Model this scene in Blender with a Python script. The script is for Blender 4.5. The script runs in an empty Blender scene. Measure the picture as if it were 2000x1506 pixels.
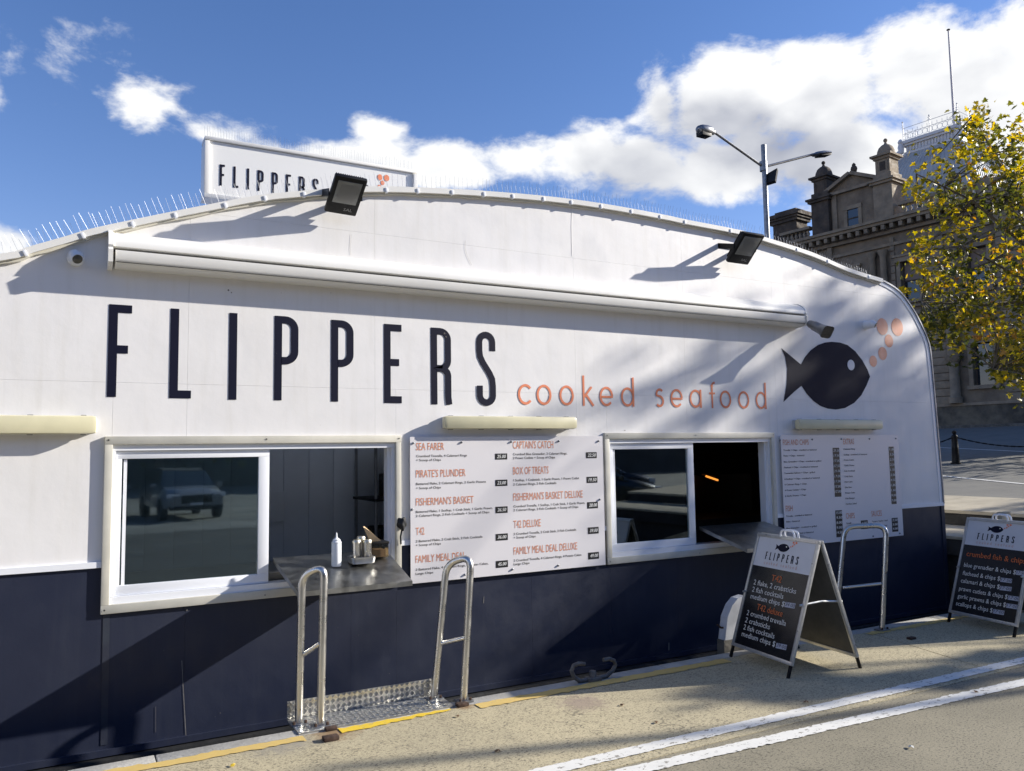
import bpy, bmesh, math, random
import numpy as np
from mathutils import Vector, Matrix, Euler
random.seed(11); np.random.seed(11)
C = bpy.context.scene.collection
R = math.radians
# ---------------------------------------------------------------- camera
CAM = Vector((0, 0, 1.65)); F = 1570.0
yaw, pitch, roll = R(28.8207), R(4.7409), R(-0.8915)
fw = Vector((math.sin(yaw)*math.cos(pitch), math.cos(yaw)*math.cos(pitch), math.sin(pitch)))
r0 = Vector((math.cos(yaw), -math.sin(yaw), 0)); u0 = r0.cross(fw)
rt = r0*math.cos(roll) + u0*math.sin(roll); up = -r0*math.sin(roll) + u0*math.cos(roll)
cd = bpy.data.cameras.new('camera'); cam = bpy.data.objects.new('camera', cd); C.objects.link(cam)
cd.sensor_width = 36; cd.lens = 36*F/2000; cd.clip_start = .05; cd.clip_end = 3000
cam.matrix_world = Matrix.Translation(CAM) @ Matrix((rt, up, -fw)).transposed().to_4x4()
bpy.context.scene.camera = cam
# ---------------------------------------------------------------- light
SUN = Vector((3.3, -1.0, 1.42)).normalized()
EL = math.asin(SUN.z); AZ = math.atan2(SUN.x, SUN.y)
sd = bpy.data.lights.new('sun', 'SUN'); sd.energy = 3.9; sd.angle = R(.55); sd.color = (1.0, .94, .84)
so = bpy.data.objects.new('sun', sd); C.objects.link(so)
so.rotation_euler = (-SUN).to_track_quat('-Z', 'Y').to_euler(); so.location = (40, -12, 20)
vs = bpy.context.scene.view_settings
vs.view_transform = 'Standard'; vs.look = 'None'; vs.gamma = 1; vs.use_curve_mapping = False; vs.exposure = 1.2
SKY = .068

class NT:
    """small helper that writes shader maths"""
    def __init__(s, tree): s.t = tree; s.t.nodes.clear()
    def n(s, typ, **kw):
        nd = s.t.nodes.new(typ)
        for k, v in kw.items():
            if k.startswith('i_'):
                key = k[2:]; key = int(key) if key.isdigit() else key.replace('_', ' ')
                s.put(nd.inputs[key], v)
            else: setattr(nd, k, v)
        return nd
    def put(s, sock, v):
        if isinstance(v, bpy.types.NodeSocket): s.t.links.new(v, sock)
        elif v is not None: sock.default_value = v
    def m(s, op, a, b=None, c=None, clamp=False):
        nd = s.t.nodes.new('ShaderNodeMath'); nd.operation = op; nd.use_clamp = clamp
        s.put(nd.inputs[0], a)
        if b is not None: s.put(nd.inputs[1], b)
        if c is not None: s.put(nd.inputs[2], c)
        return nd.outputs[0]
    def v(s, op, a, b=None):
        nd = s.t.nodes.new('ShaderNodeVectorMath'); nd.operation = op
        s.put(nd.inputs[0], a)
        if b is not None: s.put(nd.inputs[1], b)
        return nd.outputs[0]
    def noise(s, vec, scale, det=4, rough=.55, dist=0, out=0):
        nd = s.t.nodes.new('ShaderNodeTexNoise'); s.put(nd.inputs['Vector'], vec)
        nd.inputs['Scale'].default_value = scale; nd.inputs['Detail'].default_value = det
        nd.inputs['Roughness'].default_value = rough; nd.inputs['Distortion'].default_value = dist
        return nd.outputs[out]
    def ss(s, x, a, b, lo=0., hi=1.):
        nd = s.t.nodes.new('ShaderNodeMapRange'); nd.interpolation_type = 'SMOOTHSTEP'
        s.put(nd.inputs[0], x)
        for i, q in enumerate((a, b, lo, hi)): nd.inputs[i+1].default_value = q
        return nd.outputs[0]
    def mix(s, f, a, b, mode='MIX'):
        nd = s.t.nodes.new('ShaderNodeMix'); nd.data_type = 'RGBA'; nd.blend_type = mode
        s.put(nd.inputs[0], f)
        for sock, q in ((nd.inputs[6], a), (nd.inputs[7], b)):
            if isinstance(q, tuple) and len(q) == 3: q = q + (1,)
            s.put(sock, q)
        return nd.outputs[2]

w = bpy.data.worlds.new('World'); bpy.context.scene.world = w; w.use_nodes = True
T = NT(w.node_tree)
sky = T.n('ShaderNodeTexSky', sky_type='NISHITA', sun_disc=False, sun_elevation=EL, sun_rotation=AZ, altitude=0,
          air_density=1.0, dust_density=.1, ozone_density=2.2)
dirv = T.n('ShaderNodeTexCoord').outputs['Generated']
dirv = T.v('NORMALIZE', dirv)
sep = T.n('ShaderNodeSeparateXYZ', i_0=dirv)
D2 = 180/math.pi
azd = T.m('MULTIPLY', T.m('ARCTAN2', sep.outputs[0], sep.outputs[1]), D2)
eld = T.m('MULTIPLY', T.m('ARCSINE', sep.outputs[2]), D2)
def sphere(vec):                      # cloud amount along one direction
    s = T.n('ShaderNodeSeparateXYZ', i_0=vec)
    az = T.m('MULTIPLY', T.m('ARCTAN2', s.outputs[0], s.outputs[1]), D2)
    el = T.m('MULTIPLY', T.m('ARCSINE', s.outputs[2]), D2)
    big = None
    for (a, e, ra, re, q) in CLOUDS:
        dx = T.m('MULTIPLY', T.m('SUBTRACT', az, a), 1/ra); dy = T.m('MULTIPLY', T.m('SUBTRACT', el, e), 1/re)
        dd = T.m('SQRT', T.m('ADD', T.m('MULTIPLY', dx, dx), T.m('MULTIPLY', dy, dy)))
        val = T.m('MULTIPLY', T.m('SUBTRACT', 1.0, dd), q)
        big = val if big is None else T.m('SMOOTH_MAX', big, val, .25)
    return big
CLOUDS = [(-.9,24.3,2.0,.7,.12),(4.4,22.2,2.8,2.3,.72),(7.2,21.0,4.6,1.7,.5),(-3.9,13.0,2.4,1.3,.8),(-5.6,21.5,.7,1.1,.15),
  (19.1,22.2,2.4,1.3,.8),(17.0,20.2,7.0,2.0,.95),(23.8,19.8,5.2,1.8,1.0),(30.0,20.4,4.4,1.6,.8),(34.6,20.6,4.2,2.4,1.0),(39.9,23.4,2.4,3.0,1.0),
  (38.3,19.6,5.5,2.7,1.2),(44.6,22.9,5.6,3.8,1.4),(45.4,19.4,6.6,2.9,1.4),(50.7,22.8,5.4,3.9,1.4),(51.5,18.8,5.6,3.4,1.4),(56.6,23.2,4.2,3.9,1.4),
  (59.6,19.5,6.2,6.4,1.6),(64.5,22.8,4.6,4.0,1.4),
  (88,34,10,5,1.0),(160,30,9,3,.8),(-150,24,12,4,.9),(-100,18,14,4,.9),(-50,16,12,4,.9),(78,12,10,4,.9)]
lowv = T.n('ShaderNodeMapping', vector_type='POINT', i_0=dirv); lowv.inputs['Scale'].default_value = (1, 1, 1.7)
nzv = lowv.outputs[0]
base = sphere(dirv)
n1 = T.noise(nzv, 7.5, 9, .6, .25); n2 = T.noise(nzv, 30, 6, .62, .3)
dens = T.m('ADD', T.m('ADD', base, T.m('MULTIPLY', T.m('SUBTRACT', n1, .5), 2.5)), T.m('MULTIPLY', T.m('SUBTRACT', n2, .5), .62))
cover = T.m('MULTIPLY', T.ss(dens, .0, .56), T.ss(base, -.75, .12, .45, 1.0))
# self shading: thickness above the point, towards the sun side
upv = T.v('ADD', nzv, (.035, -.01, .055))
n1s = T.noise(nzv, 7.5, 3, .5, .25); n1u = T.noise(upv, 7.5, 3, .5, .25)
lit = T.m('SUBTRACT', n1s, n1u)
edge = T.ss(dens, .35, 1.9)
sh0 = T.m('ADD', T.m('MULTIPLY', lit, 2.6), T.m('SUBTRACT', 1.0, T.m('MULTIPLY', edge, .62)))
bx = T.m('MULTIPLY', T.m('SUBTRACT', azd, 43.0), 1/12.5); by = T.m('MULTIPLY', T.m('SUBTRACT', eld, 19.0), 1/4.8)
bd = T.m('ADD', T.m('SQRT', T.m('ADD', T.m('MULTIPLY', bx, bx), T.m('MULTIPLY', by, by))), T.m('MULTIPLY', T.m('SUBTRACT', n1, .5), 1.6))
belly = T.ss(bd, .40, 1.25)
lowe = T.ss(T.m('ADD', eld, T.m('MULTIPLY', T.m('SUBTRACT', n1, .5), 7.0)), 15.0, 18.5)
shade = T.m('ADD', T.m('MULTIPLY', sh0, .47), T.m('ADD', T.m('MULTIPLY', belly, .52), T.m('SUBTRACT', T.m('MULTIPLY', lowe, .25), .12)), clamp=True)
ccol = T.mix(shade, (1.7, 1.9, 2.6), (6.7, 6.75, 6.8))
hs = T.n('ShaderNodeHueSaturation', i_4=sky.outputs[0]); hs.inputs['Saturation'].default_value = 1.22; hs.inputs['Value'].default_value = 1.0
fin = T.mix(cover, T.mix(1.0, hs.outputs[0], (1.24, .98, 1.12), 'MULTIPLY'), ccol)
bgn = T.n('ShaderNodeBackground', i_0=fin); bgn.inputs[1].default_value = SKY
T.t.links.new(bgn.outputs[0], T.n('ShaderNodeOutputWorld').inputs[0])

# ---------------------------------------------------------------- projection helpers (photo point -> place in the world)
def ray(px, py): return (fw*F + rt*(px-1000) - up*(py-753))
def U(px, py, y):                     # on the vertical plane Y = y
    d = ray(px, py); return CAM + d*(y/d.y)
def G(px, py, z=0):                   # on the level plane Z = z
    d = ray(px, py); return CAM + d*((z-CAM.z)/d.z)
def DI(px, py, dist):                 # at a plan distance
    d = ray(px, py); return CAM + d*(dist/math.hypot(d.x, d.y))
YF = 5.237                            # the kiosk's front wall
def fx(px, py): p = U(px, py, YF); return (p.x, p.z)

# ---------------------------------------------------------------- materials
MATS = {}
def mat(name, col, rough=.5, metal=0, var=.0, vscale=3, bump=0, bscale=40, spec=.5, col2=None, coat=0, obj=True, detail=4, stretch=(1,1,1)):
    if name in MATS: return MATS[name]
    m = bpy.data.materials.new(name); m.use_nodes = True; t = NT(m.node_tree)
    p = t.n('ShaderNodeBsdfPrincipled'); p.inputs['Roughness'].default_value = rough; p.inputs['Metallic'].default_value = metal
    p.inputs['Specular IOR Level'].default_value = spec
    if coat: p.inputs['Coat Weight'].default_value = coat
    geo = t.n('ShaderNodeNewGeometry').outputs['Position']
    mp = t.n('ShaderNodeMapping', i_0=geo); mp.inputs['Scale'].default_value = stretch; vec = mp.outputs[0]
    if var or col2:
        f = t.ss(t.noise(vec, vscale, detail, .6), .3, .7)
        c2 = col2 or tuple(c*(1-var) for c in col)
        t.put(p.inputs['Base Color'], t.mix(f, col, c2))
        rr = t.ss(t.noise(vec, vscale*2.3, 3, .6), .3, .7, rough*.85, min(1, rough*1.2)); t.put(p.inputs['Roughness'], rr)
    else: p.inputs['Base Color'].default_value = col + (1,)
    if bump:
        b = t.n('ShaderNodeBump'); b.inputs['Distance'].default_value = bump; b.inputs['Strength'].default_value = 1
        t.put(b.inputs['Height'], t.noise(vec, bscale, 4, .6)); t.put(p.inputs['Normal'], b.outputs[0])
    t.t.links.new(p.outputs[0], t.n('ShaderNodeOutputMaterial').inputs[0])
    MATS[name] = m; return m
def wallmat(name, col, rough, streak, dirt, scuff=None):
    m = bpy.data.materials.new(name); m.use_nodes = True; t = NT(m.node_tree)
    p = t.n('ShaderNodeBsdfPrincipled')
    geo = t.n('ShaderNodeNewGeometry').outputs['Position']
    mp = t.n('ShaderNodeMapping', i_0=geo); mp.inputs['Scale'].default_value = (9, 9, .7)
    st = t.ss(t.noise(mp.outputs[0], 1.6, 5, .65), .45, .8)
    bl = t.ss(t.noise(geo, 1.3, 5, .6), .35, .75)
    c = t.mix(t.m('MULTIPLY', st, streak), col, dirt)
    c = t.mix(t.m('MULTIPLY', bl, streak*.7), c, dirt)
    sp = t.ss(t.noise(geo, 55, 2, .5), .76, .80)
    c = t.mix(t.m('MULTIPLY', sp, .55), c, scuff or dirt)
    t.put(p.inputs['Base Color'], c)
    t.put(p.inputs['Roughness'], t.ss(t.noise(geo, 6, 4, .6), .3, .7, rough*.8, rough*1.25))
    b = t.n('ShaderNodeBump'); b.inputs['Distance'].default_value = .0035
    hh = t.m('ADD', t.m('MULTIPLY', t.noise(geo, 3.2, 3, .5), 1.0), t.m('MULTIPLY', t.noise(geo, 60, 3, .6), .10))
    t.put(b.inputs['Height'], hh); t.put(p.inputs['Normal'], b.outputs[0])
    t.t.links.new(p.outputs[0], t.n('ShaderNodeOutputMaterial').inputs[0]); MATS[name] = m; return m
M_white = wallmat('white_wall_paint', (.80, .79, .785), .48, .30, (.64, .62, .57), (.45, .42, .38))
M_navy = wallmat('navy_wall_paint', (.0195, .0245, .047), .42, .40, (.036, .042, .062), (.16, .16, .16))
MATS['navy_wall_paint'].node_tree.nodes['Principled BSDF'].inputs['Specular IOR Level'].default_value = .3
M_ink = mat('navy_lettering', (.006, .007, .022), .6, spec=.15)
M_head = mat('heading_print', (.66, .27, .15), .6, spec=.2)
M_orange = mat('coral_lettering', (.78, .26, .14), .6, spec=.2)
M_cream = mat('cream_trim', (.62, .60, .52), .5, var=.14, vscale=5)
M_alu = mat('white_aluminium', (.80, .82, .86), .28)
M_awn = mat('awning_white', (.80, .79, .75), .35, var=.05, vscale=2)
M_dark = mat('black_plastic', (.006, .006, .007), .5, var=.3, vscale=20, spec=.25)
M_rubber = mat('black_rubber', (.014, .015, .017), .7, var=.5, vscale=6, bump=.004, bscale=14)
M_steel = mat('stainless_tube', (.66, .65, .62), .30, 1, var=.06, vscale=5)
M_wire = mat('spike_wire', (.34, .35, .38), .45, .5)
M_tread = mat('raised_tread', (.85, .84, .80), .22, 1)  # ribs brighter than their plate, standing in for lit sides
M_slab = mat('stainless_counter', (.50, .50, .48), .34, 1, var=.30, vscale=9, bump=.0006, bscale=60)
M_check = mat('checker_plate', (.42, .415, .40), .5, .8, var=.15, vscale=8)
M_iron = mat('cast_iron', (.17, .165, .16), .6, .3, var=.5, vscale=16, bump=.003, bscale=40)
M_rust = mat('rusty_steel', (.075, .042, .028), .85, .1, var=.5, vscale=30, bump=.004, bscale=60)
M_galv = mat('galvanised_steel', (.27, .28, .30), .42, .8, var=.25, vscale=8)
M_board = mat('menu_board_white', (.74, .72, .735), .32)
M_blackp = mat('price_strip_black', (.012, .012, .014), .4)
M_text = mat('dark_print', (.045, .045, .05), .5)
M_chalk = mat('white_marker', (.72, .72, .70), .6)
M_sboard = mat('sign_white', (.60, .62, .67), .35, var=.06, vscale=8)
M_sblack = mat('sign_black', (.014, .014, .016), .22, var=.3, vscale=5)
M_sorange = mat('sign_orange', (.55, .13, .035), .45)
M_sframe = mat('sign_aluminium', (.60, .60, .58), .32, .6, var=.15, vscale=14)
M_diff = mat('yellowed_diffuser', (.66, .62, .42), .35, var=.10, vscale=4)
M_lens = mat('lamp_glass', (.20, .205, .20), .2, var=.12, vscale=30)
M_inner = mat('interior_panel', (.72, .76, .80), .45, var=.08, vscale=2)
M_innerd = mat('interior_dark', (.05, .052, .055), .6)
M_plastic = mat('translucent_bottle', (.74, .76, .78), .4)
M_paper = mat('brown_paper', (.62, .44, .24), .7, var=.15, vscale=30)
M_stone = mat('brown_sandstone', (.235, .19, .135), .85, col2=(.135, .11, .083), vscale=1.1, bump=.03, bscale=5, detail=7)
M_stone2 = mat('light_sandstone', (.30, .245, .175), .85, col2=(.19, .157, .115), vscale=1.6, bump=.02, bscale=7, detail=7)
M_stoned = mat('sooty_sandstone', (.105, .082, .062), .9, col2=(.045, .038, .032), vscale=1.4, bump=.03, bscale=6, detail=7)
M_dome = mat('pale_dome_lead', (.46, .49, .50), .6, .0, col2=(.35, .38, .40), vscale=1.0, detail=7)
M_domew = mat('white_iron', (.62, .64, .66), .5)
M_wind = mat('dark_window_glass', (.02, .026, .035), .06, spec=.8)
M_blind = mat('window_blind', (.22, .17, .14), .7)
M_bark = mat('plane_tree_bark', (.16, .135, .10), .85, col2=(.07, .06, .048), vscale=9, bump=.01, bscale=20)
M_water = mat('harbour_water', (.010, .020, .022), .08, bump=.05, bscale=2.5)
M_pole_w = mat('white_post_paint', (.50, .52, .56), .6, var=.25, vscale=8)

def glass(name, tint, refl=1.0):
    m = bpy.data.materials.new(name); m.use_nodes = True; t = NT(m.node_tree)
    tr = t.n('ShaderNodeBsdfTransparent'); tr.inputs[0].default_value = tint + (1,)
    gl = t.n('ShaderNodeBsdfGlossy'); gl.inputs[0].default_value = (.86, .97, 1, 1); gl.inputs['Roughness'].default_value = .022
    fr = t.n('ShaderNodeFresnel'); fr.inputs[0].default_value = 1.75
    geo = t.n('ShaderNodeNewGeometry').outputs['Position']
    b = t.n('ShaderNodeBump'); b.inputs['Distance'].default_value = .00025; t.put(b.inputs['Height'], t.noise(geo, 2.6, 2, .45))
    t.put(gl.inputs['Normal'], b.outputs[0])
    mx = t.n('ShaderNodeMixShader'); t.put(mx.inputs[0], t.m('MULTIPLY', fr.outputs[0], refl, clamp=True)); t.put(mx.inputs[1], tr.outputs[0]); t.put(mx.inputs[2], gl.outputs[0])
    t.t.links.new(mx.outputs[0], t.n('ShaderNodeOutputMaterial').inputs[0]); MATS[name] = m; return m
M_sky = bpy.data.materials.new('opal_sheet'); M_sky.use_nodes = True; tq = NT(M_sky.node_tree); q1 = tq.n('ShaderNodeBsdfTranslucent'); q1.inputs[0].default_value = (.80, .84, .88, 1)
tq.t.links.new(q1.outputs[0], tq.n('ShaderNodeOutputMaterial').inputs[0])
M_glass = glass('tinted_glass', (.50, .60, .60), 3.0); M_clear = glass('smoky_acrylic', (.45, .42, .40), .8)

M_backroad = None
def groundmat(name, c1, c2, speck, sc, stains=()):
    m = bpy.data.materials.new(name); m.use_nodes = True; t = NT(m.node_tree)
    p = t.n('ShaderNodeBsdfPrincipled'); p.inputs['Roughness'].default_value = .88; p.inputs['Specular IOR Level'].default_value = .25
    geo = t.n('ShaderNodeNewGeometry').outputs['Position']
    big = t.ss(t.noise(geo, .9, 6, .6), .3, .72); med = t.noise(geo, 9, 4, .6)
    c = t.mix(big, c1, c2); c = t.mix(t.ss(med, .45, .8, 0, .35), c, tuple(x*.72 for x in c2))
    gs = t.n('ShaderNodeMapping', i_0=geo); gs.inputs['Scale'].default_value = (.62, 1, 1)
    f1 = t.noise(gs.outputs[0], sc, 3, .65); f2 = t.noise(gs.outputs[0], sc*1.9, 2, .6); pt = t.noise(geo, 3.5, 4, .6)
    dk = t.m('ADD', f1, t.m('MULTIPLY', t.m('SUBTRACT', pt, .5), .12))
    c = t.mix(t.ss(dk, .53, .63, 0, .80), c, speck)
    c = t.mix(t.ss(f2, .54, .68, 0, .42), c, speck)
    c = t.mix(t.ss(f2, .46, .32, 0, .50), c, tuple(min(1, x*1.30) for x in c1))
    cr_ = t.n('ShaderNodeTexVoronoi', feature='DISTANCE_TO_EDGE', i_0=t.v('ADD', geo, t.noise(geo, 1.3, 4, .6, out=1))); cr_.inputs['Scale'].default_value = .55
    c = t.mix(t.m('MULTIPLY', t.ss(cr_.outputs['Distance'], .0012, .004, .6, 0), t.ss(pt, .45, .6)), c, speck)
    sp2 = t.ss(t.noise(geo, 1.7, 5, .65), .60, .72, 0, .30); c = t.mix(sp2, c, tuple(x*.55 for x in c2))
    for (x, y, r_, col) in stains:
        dd = t.n('ShaderNodeVectorMath', operation='DISTANCE'); t.put(dd.inputs[0], geo); dd.inputs[1].default_value = (x, y, 0)
        k = t.m('SUBTRACT', 1.0, t.m('MULTIPLY', dd.outputs['Value'], 1/r_))
        k = t.m('ADD', k, t.m('MULTIPLY', t.m('SUBTRACT', t.noise(geo, 22, 4, .6), .5), 1.3))
        c = t.mix(t.ss(k, .1, .8, 0, .75), c, col)
    t.put(p.inputs['Base Color'], c)
    b = t.n('ShaderNodeBump'); b.inputs['Distance'].default_value = .0015
    t.put(b.inputs['Height'], t.noise(geo, 120, 3, .6)); t.put(p.inputs['Normal'], b.outputs[0])
    t.t.links.new(p.outputs[0], t.n('ShaderNodeOutputMaterial').inputs[0]); MATS[name] = m; return m
RUST = (.20, .11, .05)
M_quay = groundmat('quay_aggregate', (.50, .435, .285), (.39, .345, .235), (.10, .09, .07), 95, [(1.42, 4.86, .22, RUST), (2.30, 4.90, .12, RUST), (3.0, 4.55, .25, (.28, .22, .18)), (1.1, 4.85, .3, (.27, .25, .21))])
M_road = groundmat('road_asphalt', (.30, .27, .195), (.225, .205, .15), (.075, .07, .056), 90)
M_cop = mat('concrete_coping', (.42, .41, .38), .85, col2=(.32, .31, .28), vscale=6, bump=.004, bscale=50)
M_conc = mat('weathered_concrete', (.44, .39, .29), .88, col2=(.33, .29, .215), vscale=3, bump=.006, bscale=40, detail=7)
M_concd = mat('stained_concrete', (.16, .15, .13), .9, col2=(.07, .068, .06), vscale=3, bump=.01, bscale=18, detail=7)
M_beam = mat('dark_wet_timber', (.040, .038, .035), .9, col2=(.018, .018, .018), vscale=3, bump=.008, bscale=20, detail=7)  # shade on the ledge risers put into this dark colour
M_asph = mat('upper_road_asphalt', (.17, .165, .145), .9, col2=(.135, .132, .12), vscale=1.2, bump=.006, bscale=60, detail=7)
def paintmat(name, col, under, thr, sc=34):
    m = bpy.data.materials.new(name); m.use_nodes = True; t = NT(m.node_tree)
    p = t.n('ShaderNodeBsdfPrincipled'); p.inputs['Roughness'].default_value = .75
    geo = t.n('ShaderNodeNewGeometry').outputs['Position']
    mp = t.n('ShaderNodeMapping', i_0=geo); mp.inputs['Scale'].default_value = (.55, 1, 1)
    k = t.ss(t.noise(mp.outputs[0], sc, 7, .72), thr, thr+.05)
    dirt = t.ss(t.noise(geo, 7, 5, .6), .4, .8, 0, .35)
    c = t.mix(dirt, col, tuple(x*.72 for x in col)); c = t.mix(k, c, under)
    t.put(p.inputs['Base Color'], c)
    t.t.links.new(p.outputs[0], t.n('ShaderNodeOutputMaterial').inputs[0]); MATS[name] = m; return m
M_line = paintmat('white_road_paint', (.72, .71, .66), (.23, .215, .18), .565)
M_yel = paintmat('yellow_edge_paint', (.60, .43, .14), (.36, .31, .22), .60)
M_yelb = paintmat('bright_yellow_paint', (.72, .50, .035), (.42, .34, .15), .58)

# ---------------------------------------------------------------- mesh building
ORG = {}
def org(o): return ORG.get(o.name, Vector((0, 0, 0))) if o else Vector((0, 0, 0))
class MB:
    def __init__(s): s.v = []; s.f = []; s.sm = []; s.mi = []; s.cur = 0
    def add(s, vs_, fs, smooth=False, M=None):
        k = len(s.v)
        for q in vs_:
            q = Vector(q); s.v.append(M @ q if M else q)
        for f in fs: s.f.append([k+i for i in f]); s.sm.append(smooth); s.mi.append(s.cur)
        return s
    def box(s, a, b, M=None):
        (x0, y0, z0), (x1, y1, z1) = a, b
        if x0 > x1: x0, x1 = x1, x0
        if y0 > y1: y0, y1 = y1, y0
        if z0 > z1: z0, z1 = z1, z0
        return s.add([(x0,y0,z0),(x1,y0,z0),(x1,y1,z0),(x0,y1,z0),(x0,y0,z1),(x1,y0,z1),(x1,y1,z1),(x0,y1,z1)],
                     [(0,3,2,1),(4,5,6,7),(0,1,5,4),(1,2,6,5),(2,3,7,6),(3,0,4,7)], M=M)
    def bbox(s, a, b, e=.005, M=None):   # box with chamfered vertical+horizontal edges
        (x0, y0, z0), (x1, y1, z1) = a, b
        bm = bmesh.new(); bmesh.ops.create_cube(bm, size=1)
        for q in bm.verts: q.co = Vector(((x0+x1)/2+q.co.x*(x1-x0), (y0+y1)/2+q.co.y*(y1-y0), (z0+z1)/2+q.co.z*(z1-z0)))
        bmesh.ops.bevel(bm, geom=bm.edges[:], offset=e, segments=2, affect='EDGES', profile=.6)
        bm.verts.index_update(); s.add([q.co.copy() for q in bm.verts], [[q.index for q in f.verts] for f in bm.faces], True, M); bm.free(); return s
    def prism(s, poly, fr, to, axis='y', M=None, smooth=False):   # poly in the plane across the axis
        def P(a, b, c): return {'y': (a, c, b), 'x': (c, a, b), 'z': (a, b, c)}[axis]
        n = len(poly); vs_ = [P(a, b, fr) for a, b in poly] + [P(a, b, to) for a, b in poly]
        area = sum(poly[i][0]*poly[(i+1) % n][1]-poly[(i+1) % n][0]*poly[i][1] for i in range(n))
        fs = [tuple(range(n)), tuple(range(2*n-1, n-1, -1))] + [(i, n+i, n+(i+1) % n, (i+1) % n) for i in range(n)]
        k = len(s.f); s.add(vs_, fs, False, M)
        if smooth:
            for i in range(k+2, len(s.f)): s.sm[i] = True
        return s
    def tube(s, pts, r, n=10, caps=True, M=None):
        pts = [Vector(p) for p in pts]; rr = r if isinstance(r, (list, tuple)) else [r]*len(pts)
        vs_ = []; prev = None
        for i, p in enumerate(pts):
            d = (pts[min(i+1, len(pts)-1)]-pts[max(i-1, 0)]).normalized()
            if prev is None:
                a = d.cross(Vector((0, 0, 1)));  a = d.cross(Vector((1, 0, 0))) if a.length < .1 else a
                a.normalize()
            else: a = (prev - d*prev.dot(d)); a = a.normalized() if a.length > 1e-6 else prev
            prev = a; b = d.cross(a)
            for j in range(n):
                t = 2*math.pi*j/n; vs_.append(p + (a*math.cos(t)+b*math.sin(t))*rr[i])
        fs = []
        for i in range(len(pts)-1):
            for j in range(n): fs.append((i*n+j, i*n+(j+1) % n, (i+1)*n+(j+1) % n, (i+1)*n+j))
        s.add(vs_, fs, n > 4, M)
        if caps: s.add(vs_[:n][::-1], [tuple(range(n))], False, M); s.add(vs_[-n:], [tuple(range(n))], False, M)
        return s
    def lathe(s, prof, n=20, o=(0, 0, 0), M=None, smooth=True):  # prof (r,z)
        vs_ = []; o = Vector(o)
        for r, z in prof:
            for j in range(n): t = 2*math.pi*j/n; vs_.append(o+Vector((r*math.cos(t), r*math.sin(t), z)))
        fs = []
        for i in range(len(prof)-1):
            for j in range(n): fs.append((i*n+j, i*n+(j+1) % n, (i+1)*n+(j+1) % n, (i+1)*n+j))
        s.add(vs_, fs, smooth, M)
        for e in (0, len(prof)-1):
            if prof[e][0] > 1e-5:
                q = list(range(e*n, e*n+n)); s.add([vs_[i] for i in (q if e else q[::-1])], [tuple(range(n))], False, M)
        return s
    def mesh(s, name, mt, origin=Vector((0, 0, 0))):
        me = bpy.data.meshes.new(name)
        me.from_pydata([tuple(q-origin) for q in s.v], [], s.f)
        me.polygons.foreach_set('use_smooth', s.sm)
        for m_ in (mt if isinstance(mt, (list, tuple)) else [mt]): me.materials.append(m_)
        if any(s.mi): me.polygons.foreach_set('material_index', s.mi)
        me.update(); return me
    def build(s, name, mt, parent=None, origin=None, recalc=True, kind=None, label=None, cat=None, group=None):
        o_ = origin if origin is not None else org(parent)
        me = s.mesh(name, mt, Vector(o_))
        if recalc:
            bm = bmesh.new(); bm.from_mesh(me); bmesh.ops.recalc_face_normals(bm, faces=bm.faces[:]); bm.to_mesh(me); bm.free()
        if any(s.sm):
            try: me.set_sharp_from_angle(angle=R(38))
            except Exception: pass
        o = bpy.data.objects.new(name, me); C.objects.link(o)
        if parent: o.parent = parent; ORG[o.name] = Vector(o_)
        else: o.location = o_; ORG[o.name] = Vector(o_)
        tag(o, label, cat, group, kind); return o
def tag(o, label=None, cat=None, group=None, kind=None):
    for k, v in (('label', label), ('category', cat), ('group', group), ('kind', kind)):
        if v: o[k] = v
    return o
def thing(name, loc, label, cat, group=None, rz=0):
    o = bpy.data.objects.new(name, None); C.objects.link(o); o.location = loc; o.rotation_euler = (0, 0, rz)
    ORG[o.name] = Vector(loc) if rz == 0 else Vector((0, 0, 0)); o.empty_display_size = .1
    return tag(o, label, cat, group)
def local(name, loc, label, cat, group=None, rz=0):      # a thing whose parts are written in its own coordinates
    o = thing(name, loc, label, cat, group, rz); ORG[o.name] = Vector((0, 0, 0)); return o
def struct(name, mb, mt, **k): return mb.build(name, mt, kind='structure', **k)
def dup(o, parent, mesh=None):
    c = o.copy(); C.objects.link(c)
    if parent is not None: c.parent = parent
    return c
def copy_tree(root, loc, rz=None, label=None):
    r = root.copy(); C.objects.link(r); r.location = loc
    if rz is not None: r.rotation_euler = (0, 0, rz)
    if label: r['label'] = label
    for ch in list(root.children):
        c = ch.copy(); C.objects.link(c); c.parent = r
        for g in list(ch.children):
            d = g.copy(); C.objects.link(d); d.parent = c
    return r

# ---------------------------------------------------------------- flat lettering
def stroke(pts, wd):                   # polyline centreline -> list of quads (2D)
    n = len(pts); L = []; Rr = []
    closed = (abs(pts[0][0]-pts[-1][0]) < 1e-9 and abs(pts[0][1]-pts[-1][1]) < 1e-9)
    P = [Vector(p) for p in pts]
    for i in range(n):
        a = P[i]-P[i-1] if i > 0 else (P[0]-P[-2] if closed else P[1]-P[0])
        b = P[i+1]-P[i] if i < n-1 else (P[1]-P[0] if closed else P[-1]-P[-2])
        a.normalize(); b.normalize(); t = a+b
        t = t.normalized() if t.length > 1e-6 else b
        nn = Vector((-t.y, t.x)); k = nn.dot(Vector((-a.y, a.x))); k = 1/max(.45, k)
        L.append(P[i]+nn*wd/2*k); Rr.append(P[i]-nn*wd/2*k)
    return [[L[i], Rr[i], Rr[i+1], L[i+1]] for i in range(n-1)]
def arc(cx, cy, rx, ry, a0, a1, n=14): return [(cx+rx*math.cos(R(a0+(a1-a0)*i/n)), cy+ry*math.sin(R(a0+(a1-a0)*i/n))) for i in range(n+1)]
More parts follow.
